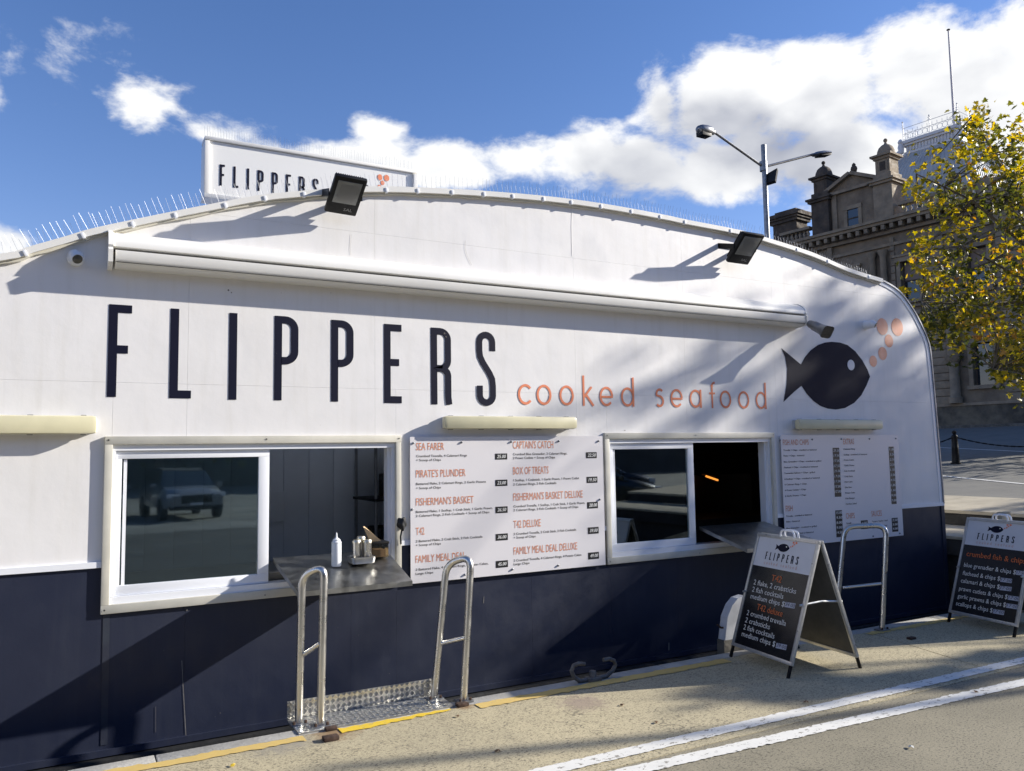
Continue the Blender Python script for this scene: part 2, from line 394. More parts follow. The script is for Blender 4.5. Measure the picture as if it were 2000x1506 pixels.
def big_letter(ch, wd=.088):           # tall condensed capitals, unit height
    h = wd/2; q = []
    W = {'F': .225, 'L': .225, 'I': wd, 'P': .28, 'E': .235, 'R': .285, 'S': .285}[ch]
    if ch in 'FLIPER': q += stroke([(h, 0), (h, 1)], wd)
    if ch in 'FE': q += stroke([(wd, 1-h), (W, 1-h)], wd) + stroke([(wd, .515), (W*.86, .515)], wd)
    if ch in 'LE': q += stroke([(wd, h), (W, h)], wd)
    if ch in 'PR':
        r_ = .11; x = W-h; yb = .47
        q += stroke([(wd, 1-h)] + arc(x-r_, 1-h-r_, r_, r_, 90, 0, 8) + arc(x-r_, yb+r_, r_, r_, 0, -90, 8) + [(wd, yb)], wd)
    if ch == 'R': q += stroke([(.15, .47)] + arc(x-r_, .47-r_*.9, r_, r_*.9, 90, 0, 6) + [(x, .1), (x+.012, 0)], wd)
    if ch == 'S':
        r_ = (W-wd)/2; x0 = h; x1 = W-h
        q += stroke([(x1, .74)] + arc(x0+r_, 1-h-r_, r_, r_, 0, 180, 10) + [(x0, .74), (x0+.01, .66), (x0+.05, .58), (x1-.05, .44), (x1-.01, .36), (x1, .27)]
                    + arc(x0+r_, h+r_, r_, r_, 0, -180, 10) + [(x0, .27)], wd)
    return q, W
def round_letter(ch, a=.068, b=.078, wd=.019):   # geometric lower case, metres; x starts at 0, baseline 0
    cx, cy = a, b; rx, ry = a-wd/2, b-wd/2; full = arc(cx, cy, rx, ry, 0, 360, 28); q = []
    if ch == 'c': q = stroke(arc(cx, cy, rx, ry, 42, 318, 22), wd)
    if ch in 'oda': q = stroke(full, wd)
    if ch == 'd': q += stroke([(2*a-wd/2, 0), (2*a-wd/2, .238)], wd)
    if ch == 'a': q += stroke([(2*a-wd/2, 0), (2*a-wd/2, 2*b)], wd)
    if ch == 'e': q = stroke(arc(cx, cy, rx, ry, 0, 318, 24), wd) + stroke([(wd, cy-.004), (2*a-.004, cy-.004)], wd*.9)
    if ch == 'k': q = stroke([(wd/2, 0), (wd/2, .238)], wd) + stroke([(wd*.8, .07), (.088, .15)], wd) + stroke([(.034, .086), (.104, 0)], wd*1.1)
    if ch == 's':
        r1 = .036; q = stroke(arc(.05, 2*b-wd/2-r1, r1, r1, 40, 200, 9) + arc(.046, wd/2+r1+.004, r1+.002, r1+.004, 70, -140, 10), wd)
    if ch == 'f': q = stroke([(.035, 0), (.035, .19)] + arc(.063, .19, .028, .03, 180, 75, 6), wd) + stroke([(.003, .128), (.068, .128)], wd*.85)
    return q
def flat(mb, quads, fn):               # map 2D quads through fn
    for q in quads: mb.add([fn(p[0], p[1]) for p in q], [tuple(range(len(q)))])
FISH_BODY = None
def fish_polys():                      # facade metres, relative
    b = []
    top = [fx(*p) for p in [(1564,712),(1572,697),(1583,684),(1597,674),(1611,669),(1624,667.7),(1640,669),(1655,674),(1670,686),(1684,704),(1694,722),(1699,735.5)]]
    bot = [fx(*p) for p in [(1692,753),(1682,772),(1668,787),(1650,797),(1632,800),(1616,798),(1602,793),(1588,783),(1575,769),(1565,753.6)]]
    tail = [fx(*p) for p in [(1525.7,680),(1546,697),(1564,712),(1565,753.6),(1550,766),(1530,785),(1536,750),(1537,720),(1533,697)]]
    return top+bot, tail, [(fx(*c), r) for c, r in (((1723,638), .086), ((1752,639), .092), ((1736,666), .066), ((1723.5,690.5), .067), ((1705.3,705.6), .057))], (fx(1661.5,713), .052)
def disc(c, r, n=22): return [(c[0]+r*math.cos(2*math.pi*i/n), c[1]+r*math.sin(2*math.pi*i/n)) for i in range(n)]
_fonts = {}
def text_geo(body, res=2):
    if body in _fonts: return _fonts[body]
    cu = bpy.data.curves.new('t', 'FONT'); cu.body = body; cu.size = 1; cu.resolution_u = res; cu.fill_mode = 'FRONT'
    o = bpy.data.objects.new('t', cu); C.objects.link(o)
    dg = bpy.context.evaluated_depsgraph_get(); me = bpy.data.meshes.new_from_object(o.evaluated_get(dg))
    vs_ = np.array([q.co[:2] for q in me.vertices]); fs = [tuple(p.vertices) for p in me.polygons]
    bpy.data.objects.remove(o); bpy.data.curves.remove(cu); bpy.data.meshes.remove(me)
    _fonts[body] = (vs_, fs); return _fonts[body]
CAPH = float(text_geo('H')[0][:, 1].max()) if True else .72
def put_text(mb, body, fn, x0, x1, base, cap, cx=None, shear=0, bold=0):
    """write body with its baseline at base, cap height cap, stretched between x0 and x1; fn maps (u, v) to 3D"""
    cx = cx or CAPH; vs_, fs = text_geo(body); a, b = vs_[:, 0].min(), vs_[:, 0].max()
    sx = (x1-x0)/(b-a); sy = cap/cx; ref = -1 if cap < 0 else 1
    e0_, e1_, e2_ = Vector(fn(0, 0)), Vector(fn(1, 0)), Vector(fn(0, 1)); nn_ = (e1_-e0_).cross(e2_-e0_).normalized()
    if nn_.dot(CAM-e0_) < 0: nn_ = -nn_
    for k_, ox in enumerate([0]+([bold] if bold else [])):
        mb.add([Vector(fn(x0+(x-a)*sx+shear*y*sy+ox, base+y*sy))+nn_*.0003*k_ for x, y in vs_], fs)
def hom(src, dst):                     # homography from 4 points
    A = []
    for (x, y), (u, v) in zip(src, dst):
        A += [[x, y, 1, 0, 0, 0, -u*x, -u*y, -u], [0, 0, 0, x, y, 1, -v*x, -v*y, -v]]
    H = np.linalg.svd(np.array(A))[2][-1].reshape(3, 3)
    def f(x, y): q = H @ np.array([x, y, 1.]); return (q[0]/q[2], q[1]/q[2])
    return f

# ================================================================ GROUND
mb = MB(); mb.box((-60, 1.9, -1.2), (8.82, 3.56, 0)); mb.box((-60, -8, -1.2), (8.82, 1.0, -1.0)); struct('far_car_park', MB().box((-90, -160, -1.2), (120, -8.002, 0)), mat('pale_asphalt', (.20, .205, .19), .9, var=.4, vscale=.5)); struct('car_park', MB().box((-60, -7.998, -.9), (8.82, 1.898, 0)).box((8.822, -7.998, -1.0), (120, -2.0, 0)), mat('car_park_asphalt', (.065, .068, .064), .9, var=.3, vscale=.7));  road = struct('road', mb, M_road)  # near car park darkened to cut bounced light, far part paled to brighten reflections
# quay slabs between the road and the coping, with open joints that run towards the kiosk
quay = bpy.data.objects.new('quay', None); C.objects.link(quay); quay['kind'] = 'structure'; ORG['quay'] = Vector((0, 0, 0))
xsj = [(-14, -14), (-7.5, -7.5), (-3.0, -3.2), (6.27, 5.95), (8.82, 8.82)]
for (a, b), (c_, d_) in zip(xsj[:-1], xsj[1:]):
    g = .006
    MB().prism([(b+g, 3.563), (d_-g, 3.563), (c_-g, 4.90), (a+g, 4.90)], -.35, .004, 'z').build('quay_slab', M_quay, quay)
cj = [-14, -9, -5.1, -2.4, -.9, .03, .46, 2.3, 4.0, 5.5, 6.3, 7.3, 8.82]
for a, b in zip(cj[:-1], cj[1:]):
    o = .004*random.uniform(-1, 1)
    MB().bbox((a+.003, 4.903, -.32), (b-.003, 5.02+o, .006), .008).build('coping_stone', M_cop, quay)
MB().box((-14, 4.90, -2.2), (8.82, 4.985, -.33)).build('quay_wall', M_concd, quay)
struct('water', MB().box((-500, 5.02, -1.35), (900, 900, -1.25)), M_water)
def ragged(mb, x0, x1, f0, f1, z, amp, step=.035, th=.0035):
    xs = np.arange(x0, x1, step); k = len(mb.v); pts = []
    a = [f0(x)+random.gauss(0, amp) for x in xs]; b = [f1(x)+random.gauss(0, amp) for x in xs]
    vs_ = [(x, y, z) for x, y in zip(xs, a)] + [(x, y, z) for x, y in zip(xs, b)]; n = len(xs)
    mb.add(vs_, [(i, i+1, n+i+1, n+i) for i in range(n-1)]); return mb
ye = lambda x: 4.885 + (.02 if x < .4 else 0)
mb = MB(); ragged(mb, -6, 1.27, lambda x: 4.80+.0*x, ye, .0085, .006); mb.build('painted_edge_line', M_yel, kind='structure', recalc=False)
mb = MB(); ragged(mb, 2.37, 4.55, lambda x: 4.805-.004*x, lambda x: 4.89, .0085, .006); mb.build('painted_edge_line', M_yel, kind='structure', recalc=False)
mb = MB(); ragged(mb, 6.2, 8.0, lambda x: 4.80, lambda x: 4.87, .0085, .01); mb.build('painted_edge_line', M_yel, kind='structure', recalc=False)
mb = MB(); ragged(mb, 1.46, 2.22, lambda x: 4.80+.08*(x-1.46), lambda x: 4.89, .0085, .008); mb.build('painted_edge_line', M_yelb, kind='structure', recalc=False)
mb = MB(); ragged(mb, -2.0, 12, lambda x: 3.63-.012*(x-3.5), lambda x: 3.735-.012*(x-3.5), .0085, .0028, .022); mb.build('painted_road_line', M_line, kind='structure', recalc=False)
mb = MB(); ragged(mb, -2.0, 12, lambda x: 3.385-.046*(x-3.5), lambda x: 3.49-.046*(x-3.5), .005, .0035, .022); mb.build('painted_road_line', M_line, kind='structure', recalc=False)
# raised ground beyond the kiosk: two ledges and a rising road
SL = .0594
def rz(x): return .81 + (x-10.1)*SL
for nm, a, b, z0, z1, mt in (('ledge', 8.83, 10.1, .40, .62, M_conc), ('ledge', 10.1, 11.62, .62, .81, M_conc)):
    led = bpy.data.objects.new('ledge', None); C.objects.link(led); led['kind'] = 'structure'; ORG[led.name] = Vector((0, 0, 0))
    ys = [-2, 1.2, 4.3, 7.2, 9.9, 13.4, 17, 21, 26, 32, 40]
    for y0, y1 in zip(ys[:-1], ys[1:]):
        if a < 9:
            MB().bbox((a, y0+.004, z1-.035), (b-.002, y1-.004, z1), .008).build('concrete_slab', M_conc, led); MB().bbox((a+.03, y0+.01, z0), (b-.002, y1-.01, z1-.037), .012).build('timber_beam', M_beam, led)  # dark riser under a pale top, its shade painted in
        else:
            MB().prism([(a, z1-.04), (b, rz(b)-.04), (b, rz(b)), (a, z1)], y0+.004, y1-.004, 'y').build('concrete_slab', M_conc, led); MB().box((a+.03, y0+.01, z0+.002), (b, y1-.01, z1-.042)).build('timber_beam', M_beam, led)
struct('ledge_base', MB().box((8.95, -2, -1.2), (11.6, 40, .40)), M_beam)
mb = MB(); mb.add([(11.624, -2, rz(11.6)), (90, -2, rz(90)), (90, 140, rz(90)), (11.624, 140, rz(11.6)), (11.624, -2, -1), (90, -2, -1), (90, 140, -1), (11.624, 140, -1)],
                  [(0,1,2,3), (0,4,5,1), (3,2,6,7), (0,3,7,4)]); struct('upper_road', mb, M_asph)
mb = MB(); P1 = (14.7, 10.0); P2 = (11.9, 4.3); P3 = (20, 20.5)
def upline(mb, a, b, wd):
    a = Vector(a); b = Vector(b); d = (b-a).normalized(); n = Vector((-d.y, d.x))*wd/2
    mb.add([(q.x, q.y, rz(q.x)+.005) for q in (a-n, b-n, b+n, a+n)], [(0, 1, 2, 3)])
upline(mb, P3, P2, .09); mb.build('painted_road_line', M_line, kind='structure', recalc=False)
mb = MB(); upline(mb, (24.5, 17.5), (21.0, 11.5), .1); mb.build('painted_road_line', M_line, kind='structure', recalc=False)
mb = MB(); q = [(36+.0, -2), (36, 140)]; mb.prism([(38.4, rz(38.4)-.05), (41.8, rz(41.8)-.1), (41.8, rz(41.8)+.02), (38.4, rz(38.4)+.13)], -10, 60, 'y'); struct('pavement', mb, M_concd)

# ================================================================ KIOSK
BEFORE = set(o.name for o in C.objects)
ROOFPX = [(0,499),(60,484),(133,463.5),(180,449.5),(300,424),(400,404),(501,385),(589,376),(640,372),(713,367.5),(804,369),(900,373.5),(940,376),(1056,385.5),(1168.5,400),(1283,420.5),(1340,432.6),(1440,452),(1496,468),(1580,495),(1650,525),(1700,541)]
CURVE = [(-2.05, -.02), (-2.03, 1.0), (-1.97, 1.6), (-1.8, 2.1), (-1.45, 2.45), (-.95, 2.66)] + [fx(*p) for p in ROOFPX] + [fx(*p) for p in [(1725,549),(1755,568.5),(1779.5,600),(1797,631.5),(1812.8,670),(1818,705),(1823,760)]] + [(7.955, 1.55), (7.972, 1.05), (7.972, .0)]
def smooth_curve(pts, k=3):
    out = []
    for i in range(len(pts)-1):
        p0 = pts[max(i-1, 0)]; p1 = pts[i]; p2 = pts[i+1]; p3 = pts[min(i+2, len(pts)-1)]
        for j in range(k):
            t = j/k
            out.append(tuple(.5*(2*p1[a]+(p2[a]-p0[a])*t+(2*p0[a]-5*p1[a]+4*p2[a]-p3[a])*t*t+(3*p1[a]-p0[a]-3*p2[a]+p3[a])*t**3) for a in (0, 1)))
    return out+[pts[-1]]
CV = smooth_curve(CURVE)
cvx = [p[0] for p in CV]; cvz = [p[1] for p in CV]
itop = CV.index(max(CV, key=lambda p: p[1]))
def roofz(x):
    if x >= 7.97: return 1.0
    L = [(a, b) for a, b in zip(CV[:-1], CV[1:]) if a[0] <= x <= b[0] and b[0] > a[0]]
    if not L: return 1.0
    a, b = L[0]; return a[1]+(b[1]-a[1])*(x-a[0])/(b[0]-a[0])
kiosk = thing('kiosk', (3, YF, 0), 'white and navy floating takeaway kiosk with curved roof and large painted lettering', 'kiosk')
W1 = (.215, 1.965, .81, 1.752); W2 = (3.735, 5.525, .81, 1.765)     # openings x0 x1 z0 z1
def piece(x0, x1, z0, z1, mt, name, top=False, g=.0004):
    x0 += g; x1 -= g; z0 += g
    if not top: z1 -= g
    if x1-x0 < .02: return
    y0, y1 = YF, YF+.02
    if top:
        n = max(2, int((x1-x0)/.06)); xs = [x0+(x1-x0)*i/n for i in range(n+1)]
        cols = [(x, max(z0+.002, min(roofz(x)-.012, 9))) for x in xs]
        cols = [c for c in cols if c[1] > z0+.001] or cols
        MB().prism([(cols[0][0], z0)] + [(cols[-1][0], z0)] + [c for c in reversed(cols)], y0, y1).build(name, mt, kiosk)
    else: MB().box((x0, y0, z0), (x1, y1, z1)).build(name, mt, kiosk)
seams = [-2.03, -.6, .62, 1.815, 3.45, 4.56, 5.62, 6.8, 7.962]
def row(z0, z1, top, mt=None, sm=seams, name='wall_panel'):
    mt = mt or M_white
    for a, b in zip(sm[:-1], sm[1:]):
        cuts = sorted(set([a, b] + [c for wn in (W1, W2) for c in wn[:2] if a < c < b]))
        for x0, x1 in zip(cuts[:-1], cuts[1:]):
            m_ = (x0+x1)/2; lo, hi = z0, z1
            for wn in (W1, W2):
                if wn[0] <= m_ <= wn[1]:
                    if z0 < wn[3] and z1 > wn[3]: lo = wn[3]
                    elif z1 > wn[2] and z0 < wn[2]: hi = wn[2]
                    elif z0 >= wn[2] and z1 <= wn[3]: lo = hi = 0
            if hi-lo < .01: continue
            if top:
                rs = [roofz(x) for x in np.linspace(x0, x1, 9)]
                if min(rs) < hi:
                    if max(rs) <= lo+.03: continue
                    # split where the roof line leaves the row
                    piece(x0, x1, lo, None, mt, name, top=True)
                else: piece(x0, x1, lo, hi, mt, name)
            else: piece(x0, x1, lo, hi, mt, name)
def rowtop(z0, z1):
    for a, b in zip(seams[:-1], seams[1:]):
        xs = np.linspace(a+.0004, b-.0004, 40); poly = [(x, min(z1-.0004, roofz(x)-.012)) for x in xs]
        poly = [p for p in poly if p[1] > z0+.004]
        if len(poly) < 2: continue
        MB().prism([(poly[0][0], z0+.0004), (poly[-1][0], z0+.0004)] + poly[::-1], YF, YF+.02).build('wall_panel', M_white, kiosk)
row(1.055, 2.095, False)
rowtop(2.095, 3.172); rowtop(3.172, 9)
row(.012, 1.03, False, M_navy, [-2.03, -.55, .63, 1.648, 3.02, 4.4, 5.75, 6.9, 7.968], 'lower_wall_panel')
# backing behind the joints (same wall), pierced by the two serving windows
mb = MB()
for x0, x1, z0, z1 in ((-2.0, W1[0], .02, 2.2), (W1[1], W2[0], .02, 2.2), (W2[1], 7.93, .02, 1.6), (W1[0], W1[1], .02, W1[2]), (W2[0], W2[1], .02, W2[2]),
                       (W1[0], W1[1], W1[3], 2.2), (W2[0], W2[1], W2[3], 2.2), (W2[1], 7.85, 1.6, 2.2)): mb.box((x0, YF+.0215, z0), (x1, YF+.06, z1))
xs = np.linspace(-1.7, 7.85, 120); mb.prism([(xs[0], 2.2), (xs[-1], 2.2)] + [(x, max(2.21, roofz(x)-.06)) for x in xs[::-1]], YF+.0215, YF+.06)
mb.build('wall_backing', M_white, kiosk)
# roof shell
n = len(CV); mb = MB()
rows_y = [YF+.004, YF+.35, YF+1.30, YF+3.9]; vs_ = []
for yy in rows_y: vs_ += [(x, yy, z-.004) for x, z in CV]
for yy in rows_y: vs_ += [(x, max(yy, YF+.065), z-.05) for x, z in CV]
fs_ = []; hole = []
for b_ in range(3):
    for i in range(n-1):
        inh = b_ == 1 and .5 < CV[i][0] < 2.7
        for o_ in (0, 4*n):
            if not inh: fs_.append((o_+b_*n+i, o_+b_*n+i+1, o_+(b_+1)*n+i+1, o_+(b_+1)*n+i))
        if inh: hole.append(i)
fs_ += [(i, 4*n+i, 4*n+i+1, i+1) for i in range(n-1)]
mb.add(vs_, fs_, True)
h0_, h1_ = hole[0], hole[-1]+1; sk = MB(); ks = list(range(h0_, h1_+1)); m2 = len(ks)
sk.add([(CV[i][0], YF+.33, CV[i][1]+.01) for i in ks]+[(CV[i][0], YF+1.32, CV[i][1]+.01) for i in ks], [(i, i+1, m2+i+1, m2+i) for i in range(m2-1)]); sk.build('roof_light', M_sky, kiosk, recalc=False)  # skylight added in the roof to brighten the room inside
mb.build('roof', M_white, kiosk)
MB().prism([(p[0], p[1]-.01) for p in CV], YF+3.9, YF+3.95).build('rear_wall', M_white, kiosk)
# edge capping that follows the roof line, two bands and clips
i0 = min(range(n), key=lambda i: abs(CV[i][0]+.95)); i1 = min(range(n), key=lambda i: (CV[i][0]-fx(1719,546)[0])**2+(CV[i][1]-fx(1719,546)[1])**2)
def band(a, b, off0, off1, y0, y1, name, mt, wob=0):
    pts = []; 
    for i in range(a, b+1):
        t = Vector((CV[min(i+1, n-1)][0]-CV[max(i-1, 0)][0], CV[min(i+1, n-1)][1]-CV[max(i-1, 0)][1])).normalized(); nn = Vector((-t.y, t.x))
        w_ = wob*math.sin(i*1.9); pts.append((Vector(CV[i])+nn*(off0+w_), Vector(CV[i])+nn*(off1+w_*.3)))
    m_ = MB(); k = len(pts)
    vs_ = [(p[0].x, y0, p[0].y) for p in pts]+[(p[1].x, y0, p[1].y) for p in pts]+[(p[0].x, y1, p[0].y) for p in pts]+[(p[1].x, y1, p[1].y) for p in pts]
    fs = []
    for i in range(k-1): fs += [(i, i+1, k+i+1, k+i), (2*k+i, 3*k+i, 3*k+i+1, 2*k+i+1), (k+i, k+i+1, 3*k+i+1, 3*k+i), (i, 2*k+i, 2*k+i+1, i+1)]
    fs += [(0, k, 3*k, 2*k), (k-1, 3*k-1, 4*k-1, 2*k-1)]
    m_.add(vs_, fs, False); return m_.build(name, mt, kiosk)
band(i0, i1, -.038, .0, YF-.045, YF+.06, 'edge_capping', M_awn); band(i0, i1, -.052, -.036, YF-.022, YF+.002, 'capping_strip', M_cream, .004)
band(i1, n-4, -.055, -.004, YF-.006, YF+.02, 'edge_trim', M_alu); band(i1, n-4, -.012, .004, YF-.016, YF+.06, 'edge_rim', M_galv)
def along(x):
    L = [i for i in range(n-1) if CV[i][0] <= x < CV[i+1][0]]; i = L[0]; t = Vector((CV[i+1][0]-CV[i][0], CV[i+1][1]-CV[i][1])).normalized()
    return Vector((x, roofz(x))), t
clip = None
for px, py in [(45,490),(157,461),(255,436),(338,414),(435,397),(513,380),(589,375),(750,372),(811,372),(878,376),(940,380),(996,385),(1056,391),(1110,396),(1168,404),(1227,412),(1283,424),(1331,434),(1420,449),(1550,487),(1610,508),(1690,540)]:
    x = fx(px, py)[0]; p, t = along(x); nn = Vector((-t.y, t.x)); a = math.atan2(t.y, t.x)
    if clip is None:
        clip = MB().bbox((-.009, -.051, -.044), (.009, -.008, -.010), .003).build('capping_clip', M_alu, kiosk, origin=Vector((0, 0, 0)))
        c_ = clip
    else: c_ = dup(clip, kiosk)
    c_.location = Vector((p.x, YF, p.y)) - org(kiosk); c_.rotation_euler = (0, -a, 0)
# bird spikes in strips along the front roof edge
def spikes(mb, x0, x1, ybase, zf, tilt, hgt=.115, step=.036, normal=None):
    x = x0
    while x < x1:
        z, nn = zf(x)
        for k in (-1, 1):
            l = hgt*random.uniform(.85, 1.06); d = Vector((nn.x*1+random.gauss(0, .03)+.13*k, .42*k+tilt+random.gauss(0, .05), nn.y)).normalized()
            b = Vector((x+.008*k, ybase+.01*k, z)); mb.tube([b, b+d*l], .0008, 3, False)
        x += step*random.uniform(.85, 1.15)
random.seed(5)
xa = fx(0, 499)[0]-.5; xb = fx(1715, 545)[0]; L = .26; x = xa
while x < xb:
    p, t = along(x); x2 = x+L*t.x; 
    if x2 > xb: break
    mb = MB(); spikes(mb, x, x2-.012, YF+.03, lambda q: (roofz(q)+.006, Vector((-along(q)[1].y, along(q)[1].x))), 0, hgt=.105)
    bs = MB(); pa, pb = along(x)[0], along(x2-.01)[0]
    bs.add([(pa.x, YF+.012, pa.y+.001), (pb.x, YF+.012, pb.y+.001), (pb.x, YF+.048, pb.y+.001), (pa.x, YF+.048, pa.y+.001), (pa.x, YF+.012, pa.y+.002), (pb.x, YF+.012, pb.y+.002), (pb.x, YF+.048, pb.y+.002), (pa.x, YF+.048, pa.y+.002)],
           [(0,3,2,1),(4,5,6,7),(0,1,5,4),(1,2,6,5),(2,3,7,6),(3,0,4,7)])
    st = bs.build('spike_strip', M_awn, kiosk); mb.build('spikes', M_wire, st); x = x2
# white strip between the two colours, dark bottom rail, rubber fender and hull
for x0, x1 in ((-2.0, W1[0]-.03), (W1[1]+.03, W2[0]-.03), (W2[1]+.03, 7.972)):
    MB().box((x0, YF-.014, 1.028), (x1, YF+.02, 1.062)).build('dado_strip', M_alu, kiosk)
MB().box((-2.05, YF-.02, -.022), (7.985, YF+.02, .014)).build('bottom_rail', M_navy, kiosk)
MB().bbox((-2.1, YF-.05, -.30), (8.0, YF+.05, -.03), .02).build('rubber_fender', M_rubber, kiosk)
MB().box((-2.1, YF+.05, -1.6), (8.0, YF+3.9, -.05)).build('hull', M_rubber, kiosk)
MB().box((7.925, YF-.010, .014), (7.975, YF+.02, 1.028)).build('corner_post', M_navy, kiosk)
# the room behind the windows
mb = MB().box((-1.9, YF+.07, -.02), (7.9, YF+3.85, .0)); mb.build('floor', M_innerd, kiosk)
MB().box((3.1, YF+.07, 2.25), (7.85, YF+3.85, 2.29)).build('ceiling', M_innerd, kiosk)
MB().box((3.05, YF+.07, 0), (3.10, YF+3.8, 2.24)).build('partition', M_inner, kiosk)
x = .2
wp = None
while x < 3.0:
    if wp is None: wp = MB().bbox((-.1022, 0, 0), (.1022, .03, 2.2), .004).build('lining_board', M_inner, kiosk, origin=Vector((0, 0, 0))); q = wp
    else: q = dup(wp, kiosk)
    q.location = Vector((x, YF+1.45, .02))-org(kiosk); x += .206
MB().box((-.2, YF+1.49, 0), (3.04, YF+1.53, 2.24)).build('lining_backing', M_inner, kiosk)
MB().box((3.1, YF+2.4, 0), (7.9, YF+2.44, 2.24)).build('lining_backing', M_innerd, kiosk)
# windows
def window(wn, g0, g1, mu, op, nm_lab=None):
    x0, x1, z0, z1 = wn
    f = MB(); t = .045       # outer cream frame, mitred look: butted bars
    f.bbox((x0-.038, YF-.024, z1-.022), (x1+.03, YF+.01, z1+.026), .004)
    f.bbox((x0-.038, YF-.022, z0-.045), (x1+.03, YF+.01, z0+.006), .004)
    f.bbox((x0-.038, YF-.023, z0+.004), (x0+.006, YF+.01, z1-.020), .004)
    f.bbox((x1-.008, YF-.023, z0+.004), (x1+.03, YF+.01, z1-.020), .004)
    wf = f.build('window_frame', M_cream, kiosk)
    j = MB()
    j.box((x0+.006, YF-.004, z1-.058), (x1-.008, YF+.09, z1-.022)).box((x0+.006, YF-.006, z0+.004), (x1-.008, YF+.09, z0+.045))
    j.box((x0+.006, YF-.003, z0+.046), (x0+.024, YF+.09, z1-.059)).box((x1-.03, YF+.002, z0+.046), (x1-.009, YF+.10, z1-.059))
    j.box((x1-.052, YF+.03, z0+.046), (x1-.031, YF+.10, z1-.059))
    j.build('window_track', M_alu, wf)
    s = MB(); a, b = x0+.025, mu
    s.bbox((a, YF+.012, z1-.106), (b, YF+.045, z1-.060), .003).bbox((a, YF+.012, z0+.046), (b, YF+.045, z0+.104), .003)
    s.bbox((a, YF+.013, z0+.102), (g0, YF+.045, z1-.104), .003).bbox((g1, YF+.013, z0+.102), (b, YF+.045, z1-.104), .003)
    s.build('sash', M_alu, wf)
    MB().box((g0+.01, YF+.026, z0+.10), (g0+.028, YF+.04, z1-.11)).build('sash_rail', M_alu, wf)
    MB().box((g0-.004, YF+.030, z0+.098), (g1+.004, YF+.034, z1-.100)).build('window_pane', M_glass, wf)
    sc = MB()
    for q in (x0-.018, (x0+x1)/2, x1+.012):
        for zz in (z1+.004, z0-.022): sc.lathe([(.0, 0), (.005, .0)], 8, M=Matrix.Translation((q, YF-.0265, zz)) @ Matrix.Rotation(R(90), 4, 'X'))
    sc.build('screw', M_galv, wf)
window(W1, .272, 1.052, 1.118, 0); window(W2, 3.795, 4.572, 4.63, 0)
# serving counters
def shelfz(y): return .990+(y-YF)*.265
def counter(x0, x1, x2, x3, z_off=0):
    yf, yb, th = 4.757, YF+.05, .03
    top_ = [(x0, yf), (x1, yf), (x2, yb), (x3, yb)]; m_ = MB()
    m_.add([(x, y, shelfz(y)+z_off-th) for x, y in top_]+[(x, y, shelfz(y)+z_off) for x, y in top_], [(0,3,2,1),(4,5,6,7),(0,1,5,4),(1,2,6,5),(2,3,7,6),(3,0,4,7)])
    c_ = m_.build('serving_counter', M_slab, kiosk)
counter(1.180, 1.890, 1.905, 1.152); counter(4.715, 5.56, 5.46, 4.70, -.005)
# painted name
def paint(quads, name, mt, off=.0022, parent=None):
    m_ = MB()
    for i, q in enumerate(quads): m_.add([(p[0], YF-off-i*.00006, p[1]) for p in q], [tuple(range(len(q)))])
    return m_.build(name, mt, parent or kiosk, recalc=False)
H0 = .548
for ch, x, z in (('F', .182, 2.008), ('L', .518, 2.007), ('I', .860, 2.004), ('P', 1.139, 2.005), ('P', 1.510, 2.003), ('E', 1.879, 1.999), ('R', 2.228, 1.995), ('S', 2.588, 1.990)):
    q, W_ = big_letter(ch); paint([[(x+p[0]*H0, z+p[1]*H0) for p in r] for r in q], 'painted_letter', M_ink)
for ch, x in (('c', 2.930), ('o', 3.092), ('o', 3.296), ('k', 3.511), ('e', 3.671), ('d', 3.880), ('s', 4.229), ('e', 4.390), ('a', 4.597), ('f', 4.817), ('o', 4.937), ('o', 5.152), ('d', 5.364)):
    dz = -.002*(x-2.9)
    sxx = 1 if x < 5.2 else .98
    paint([[(x+p[0]*.97*sxx, 2.004+dz*.6+p[1]) for p in r] for r in round_letter(ch)], 'painted_letter', M_orange)
body, tail, bubs, eye = fish_polys()
fb = paint([body], 'painted_fish', M_ink); paint([tail], 'fish_tail', M_ink, .0022, fb)
M_eye = mat('fish_eye_white', (.72, .73, .76), .5)
paint([disc(*eye)], 'fish_eye', M_eye, .0044, fb)
M_bubble = mat('coral_bubble', (.80, .34, .20), .5, col2=(.84, .44, .30), vscale=6)
for c_, r_ in bubs: paint([disc(c_, r_)], 'painted_bubble', M_bubble)
cxm = (min(p[0] for p in tail)+max(p[0] for p in body))/2; LOGO = dict(body=body, tail=tail, bub=bubs, eye=eye)
lx0 = min(p[0] for p in tail); lx1 = max(c[0]+r_ for c, r_ in bubs); lz0 = min(p[1] for p in body); lz1 = max(c[1]+r_ for c, r_ in bubs)
def logo(fn, x0, x1, z0, z1, parent, md=None, mo=None, sep_off=None):
    """small printed fish with bubbles; fn(u,v,level) -> 3D"""
    def nx(p): return ((p[0]-lx0)/(lx1-lx0)*(x1-x0)+x0, (p[1]-lz0)/(lz1-lz0)*(z1-z0)+z0)
    m_ = MB(); m_.add([fn(*nx(p), 1) for p in body], [tuple(range(len(body)))]); m_.add([fn(*nx(p), 1) for p in tail], [tuple(range(len(tail)))])
    f_ = m_.build('printed_fish', md or M_ink, parent, recalc=False)
    m_ = MB(); d = disc(*eye, 10); m_.add([fn(*nx(p), 2) for p in d], [tuple(range(len(d)))]); m_.build('fish_eye', M_chalk, f_, recalc=False)
    m_ = MB()
    for c_, r_ in bubs: d = disc(c_, r_, 12); m_.add([fn(*nx(p), 1) for p in d], [tuple(range(len(d)))])
    m_.build('printed_bubbles', mo or M_orange, parent, recalc=False)
